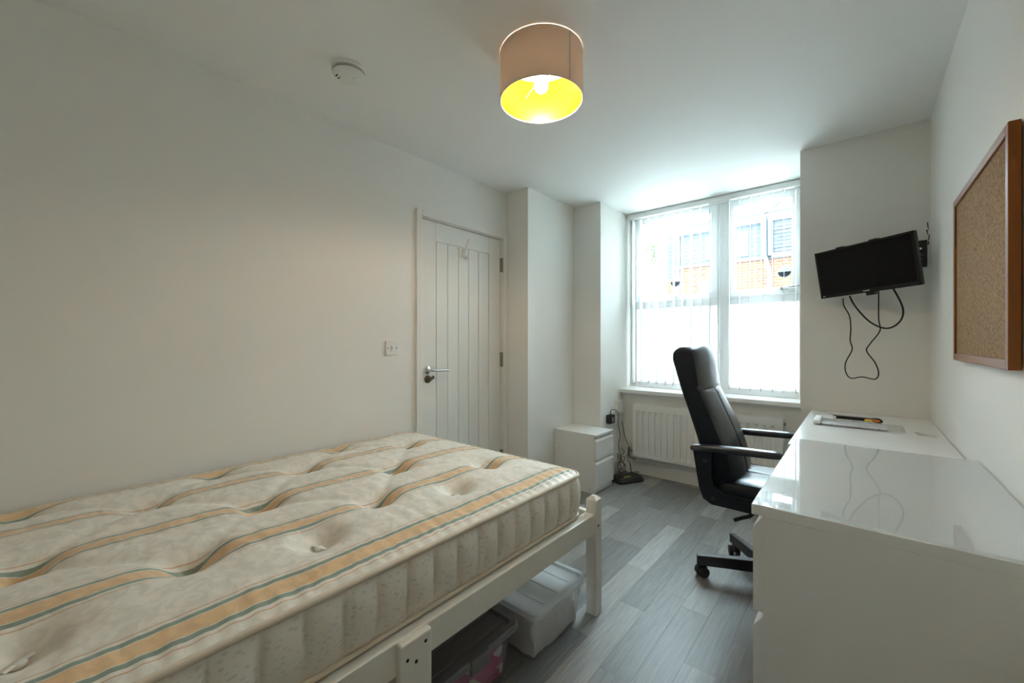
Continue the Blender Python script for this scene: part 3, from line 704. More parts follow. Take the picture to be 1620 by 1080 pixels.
for a, b_ in zip(base_o, base_o[1:] + base_o[:1]): plen_.append(plen_[-1] + math.hypot(b_[0] - a[0], b_[1] - a[1]))
# seams of the quilted border along the visible long side sit every 8.65 cm
y_first = 1.418
def border_bulge(i, t):
    x, y = base_o[i]
    s = plen_[i]
    i0 = 8; s_y = s - plen_[8]          # distance along the long side from its near end
    ph = ((s - (plen_[8] + (y_first - (MY0 + CR)))) / .0865) % 1.0
    d = min(ph, 1 - ph)
    b_ = 1 - math.exp(-(d / .085) ** 2)
    b_ = b_ * (1 - .35 * (2 * abs(ph - .42)) ** 2)
    vert = max(0.0, math.sin(PI * min(max((t - .05) / .90, 0), 1))) ** .55
    return .021 * vert * (0.12 + .88 * b_) + .0015 * noise.noise(Vector((x * 25, y * 25, t * 4)))
nrmls = []
nO = len(base_o)
for i in range(nO):
    a = base_o[i - 1]; b_ = base_o[(i + 1) % nO]; tx, ty = b_[0] - a[0], b_[1] - a[1]; l = math.hypot(tx, ty) or 1
    nrmls.append((ty / l, -tx / l))
bm = B(); uvl = bm.loops.layers.uv.new('plan'); rings = []; nt_ = 14
for k in range(nt_ + 1):
    t = k / nt_; z = MZ0 + .006 + (MZT - .006 - MZ0) * t
    ring = []
    for i in range(nO):
        q = border_bulge(i, t) - .016
        ring.append(bm.verts.new((base_o[i][0] + nrmls[i][0] * q, base_o[i][1] + nrmls[i][1] * q, z)))
    rings.append(ring)
for k in range(nt_):
    for i in range(nO):
        j = (i + 1) % nO
        f = bm.faces.new((rings[k][i], rings[k][j], rings[k + 1][j], rings[k + 1][i]))
        for lp, (s, z) in zip(f.loops, ((plen_[i], k / nt_), (plen_[i + 1], k / nt_), (plen_[i + 1], (k + 1) / nt_), (plen_[i], (k + 1) / nt_))): lp[uvl].uv = (s, z * .17)
bm.faces.new(rings[0][::-1])
obj('border', bm, 'mat_side', mt, 80)['label'] = 'vertically quilted border'
for z, r in ((MZT, .0085), (MZ0 + .010, .0075)):
    bm = B(); tube(bm, [(p[0] + nrmls[i][0] * -.012, p[1] + nrmls[i][1] * -.012, z) for i, p in enumerate(base_o)], r, 8, closed=True)
    obj('piping', bm, 'piping', mt, 80)
# tufted top
segs = []
for i, a in enumerate(TUFTS):
    for b_ in TUFTS[i + 1:]:
        dx, dy = abs(a[0] - b_[0]), abs(a[1] - b_[1])
        if .15 < dx < .42 and .15 < dy < .33: segs.append((a, b_))
def top_z(x, y, e):
    z = MZT + .004 + .034 * (1 - math.exp(-e / .10))
    for tx, ty in TUFTS:
        d2 = (x - tx) ** 2 + (y - ty) ** 2
        if d2 < .09: z -= .044 * math.exp(-d2 / (.058 ** 2)) + .003 * math.exp(-d2 / (.014 ** 2))
    for (ax, ay), (bx, by) in segs:
        vx, vy = bx - ax, by - ay; l2 = vx * vx + vy * vy
        t = ((x - ax) * vx + (y - ay) * vy) / l2
        if -.05 < t < 1.05:
            px, py = ax + vx * t, ay + vy * t; d2 = (x - px) ** 2 + (y - py) ** 2
            if d2 < .01: z -= .0125 * math.exp(-d2 / (.022 ** 2)) * (1 - .5 * math.sin(PI * min(max(t, 0), 1)))
    # gathers at the seam and fine slack in the cover
    z += .0028 * math.sin(2 * PI * (y if (x > MX_1 - .15 or x < MX_0 + .15) else x) / .042 + 3 * noise.noise(Vector((x * 3, y * 3, 1)))) * math.exp(-e / .05) * (1 - math.exp(-e / .008))
    z += .0045 * noise.noise(Vector((x * 9, y * 5, 0))) * (1 - math.exp(-e / .03))
    z += .0022 * noise.noise(Vector((x * 10, y * 34, 4))) * (1 - math.exp(-e / .03))
    return z
bm = B(); uvl = bm.loops.layers.uv.new('plan')
ox0, ox1, oy0, oy1 = MX_0 + .008, MX_1 - .008, MY0 + .008, MY1 - .008
NXm, NYm = 132, 190
rr_ = CR - .008
def fit(x, y):
    """squash the grid's corners onto the rounded plan outline"""
    cx = min(max(x, ox0 + rr_), ox1 - rr_); cyy = min(max(y, oy0 + rr_), oy1 - rr_)
    dx, dy = x - cx, y - cyy; l = math.hypot(dx, dy)
    if dx != 0 and dy != 0:
        m_ = max(abs(dx), abs(dy)); k = m_ / l
        return cx + dx * k, cyy + dy * k, rr_ - m_
    return x, y, min(x - ox0, ox1 - x, y - oy0, oy1 - y)
gv = []
for j in range(NYm + 1):
    row = []
    for i in range(NXm + 1):
        x = ox0 + (ox1 - ox0) * i / NXm; y = oy0 + (oy1 - oy0) * j / NYm
        fx, fy, e = fit(x, y); e = max(e, 0)
        row.append((bm.verts.new((fx, fy, top_z(fx, fy, e))), x, y))
    gv.append(row)
for j in range(NYm):
    for i in range(NXm):
        q = (gv[j][i], gv[j][i + 1], gv[j + 1][i + 1], gv[j + 1][i])
        f = bm.faces.new([a[0] for a in q])
        for lp, a in zip(f.loops, q): lp[uvl].uv = (a[1], a[2])
tp = obj('top_panel', bm, 'mat_top', mt, 80); tp['label'] = 'cream damask top with orange and green stripes'
bm = B(); lathe(bm, (0, 0, 0), [(0, .005), (.008, .0045), (.012, .001), (.011, -.004), (0, -.005)], 14)
bm2 = None
box(bm, -.004, .004, -.024, .024, .0005, .0045, .0015)
bmesh.ops.recalc_face_normals(bm, faces=bm.faces[:])
tme = bpy.data.meshes.new('tuft'); bm.to_mesh(tme); bm.free(); tme.materials.append(M['tuft'])
for p in tme.polygons: p.use_smooth = True
random.seed(11)
for tx, ty in TUFTS:
    o = bpy.data.objects.new('tuft', tme); COL.objects.link(o); o.parent = mt
    o.location = Vector((tx, ty, top_z(tx, ty, .3) + .008)) - mt.location; o.rotation_euler = (0, 0, random.uniform(.6, 2.2))

# ------------------------------------------------------------------ bedside drawers (fronts face the room)
bs = thing('bedside_drawers', 'small white two-drawer bedside unit in the corner by the alcove', 'bedside cabinet', (-1.73, 2.945, 0))
bx0, bx1, by0, by1, bz = -1.920, -1.535, 2.800, 3.092, 0.456
obj('top', box(B(), bx0, bx1, by0, by1, bz - .018, bz, .0015), 'white_lam', bs)
obj('side_panel', box(B(), bx0, bx1 - .018, by0, by0 + .016, 0, bz - .018, .001), 'white_lam', bs)
obj('side_panel', box(B(), bx0, bx1 - .018, by1 - .016, by1, 0, bz - .018, .001), 'white_lam', bs)
obj('back_panel', box(B(), bx0, bx0 + .006, by0 + .016, by1 - .016, .01, bz - .02), 'white_lam', bs)
obj('inner_body', box(B(), bx0 + .01, bx1 - .045, by0 + .017, by1 - .017, .02, bz - .02), 'white_lam', bs)
obj('plinth', box(B(), bx1 - .036, bx1 - .020, by0 + .016, by1 - .016, 0, .045), 'white_lam', bs)
def bevel_front(x_out, x_in, y0, y1, z0, z1, sgn):
    """drawer front with the finger bevel along its top; x_out is the room side"""
    d = abs(x_in - x_out)
    return prism(B(), [(x_out, z0), (x_in, z0), (x_in, z1), (x_in - (x_in - x_out) * .15, z1), (x_out, z1 - d * 1.15)], 'Y', y0, y1)
for z0, z1 in ((.262, .424), (.045, .250)):
    d = obj('drawer', bevel_front(bx1 - .002, bx1 - .020, by0 + .001, by1 - .001, z0, z1, 1), 'white_lam', bs)
for zz, xx in ((.03, bx1 - .06), (.305, bx0 + .045)):
    bm = B(); cyl(bm, (xx, by0 - .0008, zz), (xx, by0 + .001, zz), .004, seg=12); obj('screw_cap', bm, 'steel_dark', bs)

# ------------------------------------------------------------------ chest of drawers with glass top
ch = thing('chest_of_drawers', 'large white chest of drawers with glossy top standing next to the desk', 'chest of drawers', (.045, 1.49, 0))
cx0, cx1, cy0, cy1, cz = -0.191, 0.280, 1.080, 1.895, 0.800
obj('top', box(B(), cx0, cx1, cy0, cy1, cz - .024, cz, .0015), 'white_lam', ch)
obj('side_panel', box(B(), -.168, cx1, cy0 + .001, cy0 + .02, 0, cz - .024, .001), 'white_lam', ch)
obj('side_panel', box(B(), -.168, cx1, cy1 - .02, cy1 - .001, 0, cz - .024, .001), 'white_lam', ch)
obj('back_panel', box(B(), cx1 - .008, cx1 - .002, cy0 + .02, cy1 - .02, .02, cz - .024), 'white_lam', ch)
obj('inner_body', box(B(), -.14, cx1 - .01, cy0 + .021, cy1 - .021, .03, cz - .03), 'white_lam', ch)
obj('plinth', box(B(), -.155, -.140, cy0 + .02, cy1 - .02, 0, .09), 'white_lam', ch)
for z0, z1 in ((.556, .773), (.328, .545), (.095, .317)):
    obj('drawer', bevel_front(-.188, -.166, cy0 + .002, cy1 - .002, z0, z1, -1), 'white_lam', ch)
gt = tag(obj('glass_sheet', prism(B(), rrect(cx0 + .003, cx1 - .002, cy0 + .003, cy1 - .002, .012, 5), 'Z', cz + .0005, cz + .0055), 'glass_top', None), 'thin clear glass sheet covering the chest of drawers', 'glass top')

# ------------------------------------------------------------------ desk
dk = thing('desk', 'white desk in the corner below the television', 'desk', (.03, 2.52, 0))
dx0, dx1, dy0, dy1, dz = -0.222, 0.282, 1.985, 3.068, 0.762
obj('desktop', box(B(), dx0, dx1, dy0, dy1, dz - .030, dz, .0015), 'desk_lam', dk)
obj('end_panel', box(B(), dx0 + .03, dx1, dy1 - .03, dy1 - .002, 0, dz - .030), 'white_lam', dk)
obj('end_panel', box(B(), .03, dx1, dy0 + .004, dy0 + .03, 0, dz - .030), 'white_lam', dk)
obj('modesty_panel', box(B(), dx1 - .05, dx1 - .034, dy0 + .03, dy1 - .03, .28, dz - .030), 'white_lam', dk)
bm = B(); prism(bm, [(.222 + .030 * math.cos(2 * PI * k / 28), 2.555 + .040 * math.sin(2 * PI * k / 28)) for k in range(28)], 'Z', dz - .001, dz + .0012)
obj('cable_port', bm, mat('port_beige', (0.50, 0.49, 0.43), 0.5, 0.3, var=0.03), dk)
bm = B(); cyl(bm, (.196, 2.60, dz - .001), (.196, 2.60, dz + .002), .006, seg=12); obj('cam_cap', bm, mat('cap_grey', (0.5, 0.5, 0.48), 0.5, 0.3), dk)
# thin white board lying on the desk
bm = B(); n_ = 14; rows = []
for j in range(n_ + 1):
    y = 2.020 + .465 * j / n_; row = []
    for i in range(n_ + 1):
        x = -.198 + .388 * i / n_; lift = .006 * math.exp(-((x - .0) / .10) ** 2) * max(0, 1 - (y - 2.02) / .12)
        row.append((x + .0 * y, y, dz + .0022 + lift))
    rows.append(row)
T = [[bm.verts.new((p[0], p[1], p[2] + .0016)) for p in r] for r in rows]; U = [[bm.verts.new((p[0], p[1], p[2] - .0014)) for p in r] for r in rows]
for A, fl_ in ((T, 0), (U, 1)):
    for j in range(n_):
        for i in range(n_):
            q = (A[j][i], A[j][i + 1], A[j + 1][i + 1], A[j + 1][i]); bm.faces.new(q[::-1] if fl_ else q)
per = [(0, i) for i in range(n_)] + [(j, n_) for j in range(n_)] + [(n_, i) for i in range(n_, 0, -1)] + [(j, 0) for j in range(n_, 0, -1)]
for a, b_ in zip(per, per[1:] + per[:1]): bm.faces.new((T[a[0]][a[1]], U[a[0]][a[1]], U[b_[0]][b_[1]], T[b_[0]][b_[1]]))
tag(obj('desk_mat', bm, 'desk_lam', None, 40), 'thin white sheet lying flat on the desk', 'desk mat')

# things on the desk
DZS = dz + .0038
po = thing('plastic_pouch', 'clear plastic packet with printed insert lying on the desk', 'packet', (-.02, 2.60, DZS))
bm = B(); prism(bm, rrect(-.165, .10, 2.535, 2.665, .015), 'Z', DZS + .002, DZS + .006); obj('insert', bm, 'print', po)
bm = B()
n1, n2 = 28, 14
def pz(i, j):
    e = min(i / 4, (n1 - i) / 4, j / 3, (n2 - j) / 3, 1.0)
    x = -.172 + .33 * i / n1; y = 2.505 + .19 * j / n2 + .012 * math.sin(i * .5)
    return Vector((x, y, DZS + .004 + e * (.010 + .008 * noise.noise(Vector((x * 22, y * 22, 3))))))
V = [[bm.verts.new(pz(i, j)) for i in range(n1 + 1)] for j in range(n2 + 1)]
for j in range(n2):
    for i in range(n1): bm.faces.new((V[j][i], V[j][i + 1], V[j + 1][i + 1], V[j + 1][i]))
obj('film', bm, 'pouch', po, 30)
obj('white_end', box(B(), -.178, -.148, 2.515, 2.690, DZS + .001, DZS + .022, .007, 3), 'lining_white', po, 40)
bk = thing('black_case', 'slim black case with curled end lying across the plastic packet', 'case', (-.01, 2.74, DZS))
s0 = None
bm = B(); box(bm, -.105, .055, 2.740, 2.768, DZS + .004, DZS + .020, .004, 2); obj('body', bm, 'black_plastic', bk, 40)
bm = B(); tube(bm, spline([(.052, 2.754, DZS + .018), (.072, 2.752, DZS + .019), (.084, 2.747, DZS + .012), (.078, 2.742, DZS + .005), (.058, 2.742, DZS + .006)], 6), .0045, 8); obj('curled_end', bm, 'black_plastic', bk, 50)
bm = B(); box(bm, -.09, .03, 2.728, 2.736, DZS + .010, DZS + .016, .002); obj('pen', bm, 'black_gloss', bk, 40)
obj('clip', box(B(), -.104, -.094, 2.732, 2.742, DZS + .008, DZS + .016, .002), 'lining_white', bk)
yw = thing('sweet_wrapper', 'small yellow and orange wrapper beside the black case', 'wrapper', (.05, 2.70, DZS + .01))
bm = B(); random.seed(5)
def blob(cx_, cy_, cz_, r, sx, sy, sz, seed):
    b2 = B(); bmesh.ops.create_icosphere(b2, subdivisions=2, radius=r)
    for v in b2.verts:
        k = 1 + .35 * noise.noise(v.co * 60 + Vector((seed, 0, 0)))
        v.co = Vector((cx_ + v.co.x * sx * k, cy_ + v.co.y * sy * k, cz_ + v.co.z * sz * k))
    return b2
obj('yellow_half', blob(.037, 2.705, DZS + .016, .012, 1.5, 1.2, .6, 1), 'yellow', yw)
obj('orange_half', blob(.057, 2.705, DZS + .016, .011, 1.6, 1.2, .6, 5), 'orange', yw)

# ------------------------------------------------------------------ office chair
oc = thing('office_chair', 'black leather high-back office chair with castors at the desk', 'office chair', (-.34, 2.28, 0))
CY = 2.278
# backrest: profile of rear and front lines in (x, z)
rear = [(-.535, .455), (-.560, .56), (-.590, .68), (-.630, .82), (-.672, .95), (-.704, 1.05), (-.712, 1.095), (-.700, 1.122)]
front = [(-.435, .455), (-.440, .55), (-.465, .65), (-.508, .76), (-.558, .87), (-.585, .935), (-.598, 1.02), (-.618, 1.09), (-.650, 1.130)]
out_pts = rear[:-5] + [(-.634, .82), (-.680, .95), (-.711, 1.05), (-.722, 1.092), (-.714, 1.123), (-.686, 1.141), (-.648, 1.137), (-.618, 1.110)] + front[::-1][2:]
OL = [(v.x, v.y) for v in spline([(a, b_, 0) for a, b_ in out_pts], 6)]
nOL = len(OL)
ONR = []
for i in range(nOL):
    a, b_ = OL[max(i - 1, 0)], OL[min(i + 1, nOL - 1)]; tx, tz = b_[0] - a[0], b_[1] - a[1]; l_ = math.hypot(tx, tz)
    ONR.append((-tz / l_, tx / l_))
iF = max(range(nOL), key=lambda i: OL[i][1])            # index of the crown: after it the front begins
HW = .205
def back_slice(y):
    q = abs(y) / HW; e = HW - abs(y)
    ins = .020 * (1 - math.sqrt(max(0.0, 1 - max(0.0, 1 - e / .022) ** 2)))      # rounded edge
    zs = .930 + .018 * q * q; res = []
    for i in range(nOL):
        x, z = OL[i]; nx, nz = ONR[i]
        d = -ins
        if i > iF:
            sm_ = lambda a_, b2_, v_: (lambda t_: t_ * t_ * (3 - 2 * t_))(min(1.0, max(0.0, (v_ - a_) / (b2_ - a_))))
            kf = sm_(0, 16, i - iF); d += kf * .020 * (1 - q * q) * sm_(.44, .58, z)
            d -= .010 * math.exp(-((z - zs) / .007) ** 2)
            if z < zs: d -= .009 * math.exp(-(y / .006) ** 2) * min(1, (zs - z) / .02)
            d += kf * .004 * noise.noise(Vector((y * 9, z * 7, 2)))
        z_up = .028 * (1 - q * q) * min(1.0, max(0.0, (z - 1.0) / .14))
        res.append((x + nx * d, CY + y * (1 - .10 * max(0, (z - .75) / .39) ** 2 - .06 * max(0, (.62 - z) / .17)), z + nz * d + z_up))
    return res
ys_ = [-HW, -HW + .001, -HW + .003, -HW + .007, -HW + .013, -HW + .022, -.16, -.13, -.10, -.075, -.05, -.03, -.018, -.010, -.006, -.003, 0]
ys_ = ys_ + [-y for y in ys_[-2::-1]]
bm = B(); loft(bm, [back_slice(y) for y in ys_])
bmesh.ops.recalc_face_normals(bm, faces=bm.faces[:])
bm.faces.ensure_lookup_table(); nsl = len(ys_) - 1
for fi, f in enumerate(bm.faces):
    sl_, k_ = divmod(fi, nOL)
    if sl_ < 3 or sl_ >= nsl - 3 or k_ < iF - 8: f.material_index = 1
bo = obj('backrest', bm, 'leather', oc, 40); bo.data.materials.append(M['leather_side'])
# seat
bm = B()
rings = []
sx0, sx1 = -.515, -.045
for t, zo in ((0, -.038), (0.0, -.02), (.25, 0), (.5, .0), (.75, 0), (1, 0)): pass
n = 48
def seat_ring(z, ins, gro=0):
    out = []
    for (x, y) in rrect(sx0 + ins, sx1 - ins, CY - .218 + ins, CY + .218 - ins, max(.06 - ins, .02), 8): out.append((x, y, z))
    return out
rings = [seat_ring(.452, .02), seat_ring(.458, .004), seat_ring(.480, 0), seat_ring(.505, .0), seat_ring(.520, .010), seat_ring(.528, .024)]
loft(bm, rings, caps=False)
# puffed top
top = B()
NS = 30
vs = []
for j in range(NS + 1):
    row = []
    for i in range(NS + 1):
        x = sx0 + .018 + (sx1 - sx0 - .036) * i / NS; y = CY - .200 + .400 * j / NS
        e = min(i, NS - i, j, NS - j) / NS
        puff = .022 * (1 - math.exp(-e / .10)) - .010 * math.exp(-((y - CY) / .010) ** 2) + .004 * noise.noise(Vector((x * 14, y * 8, 0)))
        row.append(top.verts.new((x, y, .521 + puff)))
    vs.append(row)
for j in range(NS):
    for i in range(NS): top.faces.new((vs[j][i], vs[j][i + 1], vs[j + 1][i + 1], vs[j + 1][i]))
st = obj('seat', bm, 'leather_side', oc, 55)
obj('seat_cushion_top', top, 'leather', oc, 60)
obj('seat_pan', box(B(), -.545, -.08, CY - .20, CY + .20, .428, .455, .01), 'black_plastic', oc)
# arms: pad + L-shaped side frame
for s in (-1, 1):
    ya = CY + s * .242
    bm = B(); rings = []
    for x, w_, h_, zc in ((-.612, .016, .008, .672), (-.602, .024, .014, .674), (-.55, .027, .016, .680), (-.40, .028, .017, .688), (-.28, .027, .016, .693), (-.250, .022, .012, .693), (-.243, .012, .006, .692)):
        rings.append([(x, ya + w_ * math.copysign(abs(math.cos(a)) ** .6, math.cos(a)), zc + h_ * math.copysign(abs(math.sin(a)) ** .7, math.sin(a))) for a in [2 * PI * k / 20 for k in range(20)]])
    loft(bm, rings); ap = obj('armrest', bm, 'leather', oc, 60)
    poly = [(-.602, .668), (-.520, .672), (-.522, .56), (-.510, .505), (-.47, .482), (-.12, .478), (-.10, .440), (-.16, .425), (-.52, .425), (-.556, .445), (-.575, .50)]
    bm = B(); prism(bm, poly, 'Y', ya - .014 * 1 - (.006 if s > 0 else -.006) , ya + .014 - (.006 if s > 0 else -.006))
    fr_ = obj('arm_frame', bm, 'leather_side', oc, 40)
    for xx, zz in ((-.548, .62), (-.515, .452), (-.30, .450)):
        bm = B(); cyl(bm, (xx, ya + s * .006, zz), (xx, ya + s * .010, zz), .009, seg=12); obj('bolt', bm, 'black_plastic', fr_, 40)
    obj('arm_link', box(B(), -.46, -.14, min(CY + s * .19, ya), max(CY + s * .19, ya), .436, .46), 'black_plastic', oc)
# mechanism, lever, column, star base, castors
SCX, SCY = -.330, 2.290
obj('mechanism', box(B(), SCX - .10, SCX + .10, SCY - .07, SCY + .07, .385, .430, .008), 'black_metal', oc)
bm = B(); tube(bm, spline([(SCX - .06, SCY - .06, .395), (-.392, 2.215, .352), (-.43, 2.205, .330), (-.462, 2.20, .312)], 6), .009, 10); obj('height_lever', bm, 'black_plastic', oc, 60)
bm = B(); cyl(bm, (SCX, SCY, .20), (SCX, SCY, .39), .017, seg=20); cyl(bm, (SCX, SCY, .07), (SCX, SCY, .27), .026, seg=20); obj('gas_column', bm, 'black_metal', oc, 50)
bm = B(); lathe(bm, (SCX, SCY, .068), [(0, 0), (.045, 0), (.048, .01), (.044, .05), (.032, .056), (0, .056)], 28); obj('hub', bm, 'black_metal', oc, 40)
for k in range(5):
    a = math.radians(203.5 - 72 * k); d = Vector((math.cos(a), math.sin(a), 0)); pdir = Vector((-d.y, d.x, 0)); c = Vector((SCX, SCY, 0))
    bm = B(); rings = []
    for r, hw, z0, z1 in ((.02, .020, .068, .122), (.18, .017, .066, .116), (.305, .014, .062, .108), (.318, .014, .062, .108)):
        p = c + d * r; rings.append([tuple(p + pdir * hw + Vector((0, 0, z0))), tuple(p + pdir * hw + Vector((0, 0, z1 - .003))), tuple(p + pdir * (hw - .003) + Vector((0, 0, z1))), tuple(p - pdir * (hw - .003) + Vector((0, 0, z1))), tuple(p - pdir * hw + Vector((0, 0, z1 - .003))), tuple(p - pdir * hw + Vector((0, 0, z0)))])
    loft(bm, rings); obj('base_arm', bm, 'black_metal', oc)
    # castor swivelled a little
    cc = c + d * .305; sa = a + (0.5, -.3, .2, .8, -.6)[k]; sd = Vector((math.cos(sa), math.sin(sa), 0)); ax = Vector((-sd.y, sd.x, 0))
    wc = cc - sd * .012 + Vector((0, 0, .0265))
    bm = B(); cyl(bm, cc + Vector((0, 0, .045)), cc + Vector((0, 0, .075)), .007, seg=10)
    tube(bm, [wc + sd * .024 * math.cos(t) + Vector((0, 0, .030 * math.sin(t))) for t in [PI * q / 10 for q in range(11)]], .0075, 8)
    cs = obj('castor', bm, 'black_plastic', oc, 50)
    for s in (-1, 1):
        w0 = wc + ax * s * .007; w1 = wc + ax * s * .026
        bm = B(); cyl(bm, w0, w1, .0262, .0245, seg=24); obj('wheel', bm, 'black_plastic', cs, 40)

# ------------------------------------------------------------------ television on swivel bracket
TVM = Matrix.Translation((.015, 2.870, 1.567)) @ Matrix.Rotation(-.462, 4, 'Z') @ Matrix.Rotation(.141, 4, 'X') @ Matrix.Rotation(-.058, 4, 'Y')
TW, TH = .448, .266
tv = thing('television', 'small black flat television tilted on a swivel wall bracket', 'television', (.015, 2.870, 1.43))
def tvpart(name, fn, m, parent=None, smooth=None, bm=None):
    bm = B(); fn(bm); xform(bm, 0, TVM); return obj(name, bm, m, parent or tv, smooth)
hw, hh = TW / 2, TH / 2
tvpart('case', lambda b: box(b, -hw, hw, .002, .030, -hh, hh, .004), 'black_plastic')
tvpart('rear_housing', lambda b: box(b, -hw * .6, hw * .6, .028, .050, -hh * .75, hh * .55, .008), 'black_plastic')
tvpart('bezel', lambda b: (box(b, -hw, hw, -.004, .004, hh - .013, hh, .0015), box(b, -hw, -hw + .013, -.004, .004, -hh, hh, .0015), box(b, hw - .013, hw, -.004, .004, -hh, hh, .0015), box(b, -hw, hw, -.004, .004, -hh, -hh + .022, .0015)), 'black_gloss')
tvpart('screen', lambda b: box(b, -hw + .012, hw - .012, -.0015, .002, -hh + .021, hh - .012), 'screen')
tvpart('logo', lambda b: box(b, -.014, .014, -.0050, -.0035, -hh + .008, -hh + .013), 'logo')
tvpart('badge', lambda b: box(b, -hw + .012, -hw + .024, -.0050, -.0035, -hh + .009, -hh + .013), 'logo')
tvpart('clamp', lambda b: box(b, -.115, -.082, -.002, .034, hh - .004, hh + .006, .002), 'black_plastic')
tvpart('clamp', lambda b: box(b, .040, .075, -.002, .034, hh - .004, hh + .006, .002), 'black_plastic')
tvpart('clamp', lambda b: box(b, -.008, .030, .000, .036, -hh - .016, -hh + .004, .004), 'black_plastic')
tvpart('mount_plate', lambda b: (box(b, -.055, .055, .046, .054, -.055, .055, .003), box(b, .040, .070, .030, .05, -hh * .9, hh * .95, .003)), 'black_metal')
pl_ = obj('wall_plate', box(B(), .222, .272, YT - .014, YT + .001, 1.570, 1.712, .002), 'black_metal', tv)
for zz in (1.615, 1.668):
    bm = B(); lathe(bm, (.246, YT - .014, zz), [(0, -.005), (.005, -.004), (.006, 0), (0, .001)], 12, 'Y'); obj('bolt', bm, 'chrome', pl_, 50)
tc_ = TVM @ Vector((0, .054, 0))
bm = B(); tube(bm, [(.247, YT - .012, 1.63), (.235, YT - .05, 1.625), (.16, YT - .055, 1.61)], .013, 10); tube(bm, [(.16, YT - .055, 1.61), (.10, 3.0, 1.595), tuple(tc_)], .013, 10)
obj('bracket_arm', bm, 'black_metal', tv, 50)

# cables hanging behind the screen
pa = [(1334, 472), (1335, 483), (1344, 500), (1346, 520), (1345, 538), (1348, 553), (1338, 573), (1338, 588), (1346, 598), (1364, 596), (1384, 599.5), (1390, 590), (1384, 573), (1371, 555), (1377, 543), (1392, 523), (1390, 503), (1390, 460)]
bm = B(); tube(bm, spline([onY(u, v, 2.955 if 0 < i < 17 else 2.93) for i, (u, v) in enumerate(pa)], 8), .0030, 7)
tag(obj('power_cable', bm, 'rubber', None, 70), 'thin black cable hanging in a long loop below the television', 'cable')
pb = [(1344, 468), (1350, 480), (1360, 493), (1375, 508), (1394, 518), (1410, 518), (1424, 508), (1429, 494), (1425, 478), (1413, 456)]
bm = B(); tube(bm, spline([onY(u, v, 2.935) for u, v in pb], 8), .0043, 7)
tag(obj('aerial_cable', bm, 'rubber', None, 70), 'thicker black cable curving in a short loop below the television', 'cable')

# ------------------------------------------------------------------ cork board
cb = thing('cork_board', 'cork notice board in an orange wood frame on the side wall', 'notice board', (XR, 1.83, 1.105))
kY0, kY1, kZ0, kZ1, kx0, kx1, fw = 1.468, 2.198, 1.108, 1.686, .262, .283, .024
obj('cork_sheet', box(B(), kx0 + .006, kx1 - .003, kY0 + fw * .6, kY1 - fw * .6, kZ0 + fw * .6, kZ1 - fw * .6), 'cork', cb)
obj('frame_bar', box(B(), kx0, kx1, kY0, kY0 + fw, kZ0, kZ1, .002), 'cork_frame', cb)
obj('frame_bar', box(B(), kx0, kx1, kY1 - fw, kY1, kZ0, kZ1, .002), 'cork_frame', cb)
obj('frame_bar', box(B(), kx0, kx1, kY0 + fw, kY1 - fw, kZ1 - fw, kZ1, .002), 'cork_frame', cb)
obj('frame_bar', box(B(), kx0, kx1, kY0 + fw, kY1 - fw, kZ0, kZ0 + fw, .002), 'cork_frame', cb)
obj('hanger', box(B(), kx1 - .004, XR + .001, 1.80, 1.86, kZ1 - .04, kZ1 - .02), 'steel_dark', cb)

# ------------------------------------------------------------------ ceiling lamp
LX, LY, LZ0, LZ1, LR = -.995, 1.355, 2.160, 2.3455, .169
lp = thing('ceiling_lamp', 'drum ceiling lamp with taupe shade and shining gold lining', 'ceiling lamp', (LX, LY, LZ0))
bm = B(); lathe(bm, (LX, LY, 0), [(LR, LZ0), (LR, LZ1)], 72); obj('shade', bm, 'shade_out', lp, 60)
bm = B(); lathe(bm, (LX, LY, 0), [(LR - .0022, LZ0 + .001), (LR - .0022, LZ1 - .001)], 72); obj('lining', bm, 'gold', lp, 60)
for z in (LZ0, LZ1):
    bm = B(); tube(bm, [(LX + (LR - .001) * math.cos(2 * PI * k / 72), LY + (LR - .001) * math.sin(2 * PI * k / 72), z) for k in range(72)], .0026, 8, closed=True); obj('rim', bm, 'shade_rim', lp, 70)
sa = math.atan2(-LY, -LX) + math.radians(39)
bm = B()
for k in range(5): pass
av = [sa + .045 * (k / 4 - .5) for k in range(5)]
loft(bm, [[(LX + (LR + .0012) * math.cos(a), LY + (LR + .0012) * math.sin(a), LZ0 + .002) for a in av], [(LX + (LR + .0012) * math.cos(a), LY + (LR + .0012) * math.sin(a), LZ1 - .002) for a in av]], closed_ring=False, caps=False)
obj('shade_seam', bm, 'shade_seam', lp)
bm = B()
for k in range(3):
    a = 2 * PI * k / 3 + .55; tube(bm, [(LX + .02 * math.cos(a), LY + .02 * math.sin(a), 2.262), (LX + (LR - .003) * math.cos(a), LY + (LR - .003) * math.sin(a), 2.262)], .0016, 6)
tube(bm, [(LX + .021 * math.cos(2 * PI * k / 24), LY + .021 * math.sin(2 * PI * k / 24), 2.262) for k in range(24)], .002, 6, closed=True)
obj('shade_carrier', bm, 'plastic_white', lp, 60)
bm = B(); lathe(bm, (LX, LY, 0), [(0, 2.256), (.018, 2.256), (.020, 2.27), (.020, 2.315), (.012, 2.325), (.012, 2.345), (.045, 2.346), (.045, HC + .001), (0, HC + .001)], 28); obj('lamp_holder', bm, 'plastic_white', lp, 50)
bm = B(); lathe(bm, (LX, LY, 0), [(0, 2.195), (.010, 2.1965), (.020, 2.203), (.0265, 2.214), (.0285, 2.226), (.026, 2.238), (.018, 2.250), (.014, 2.258), (0, 2.258)], 28); obj('bulb', bm, 'bulb', lp, 60)


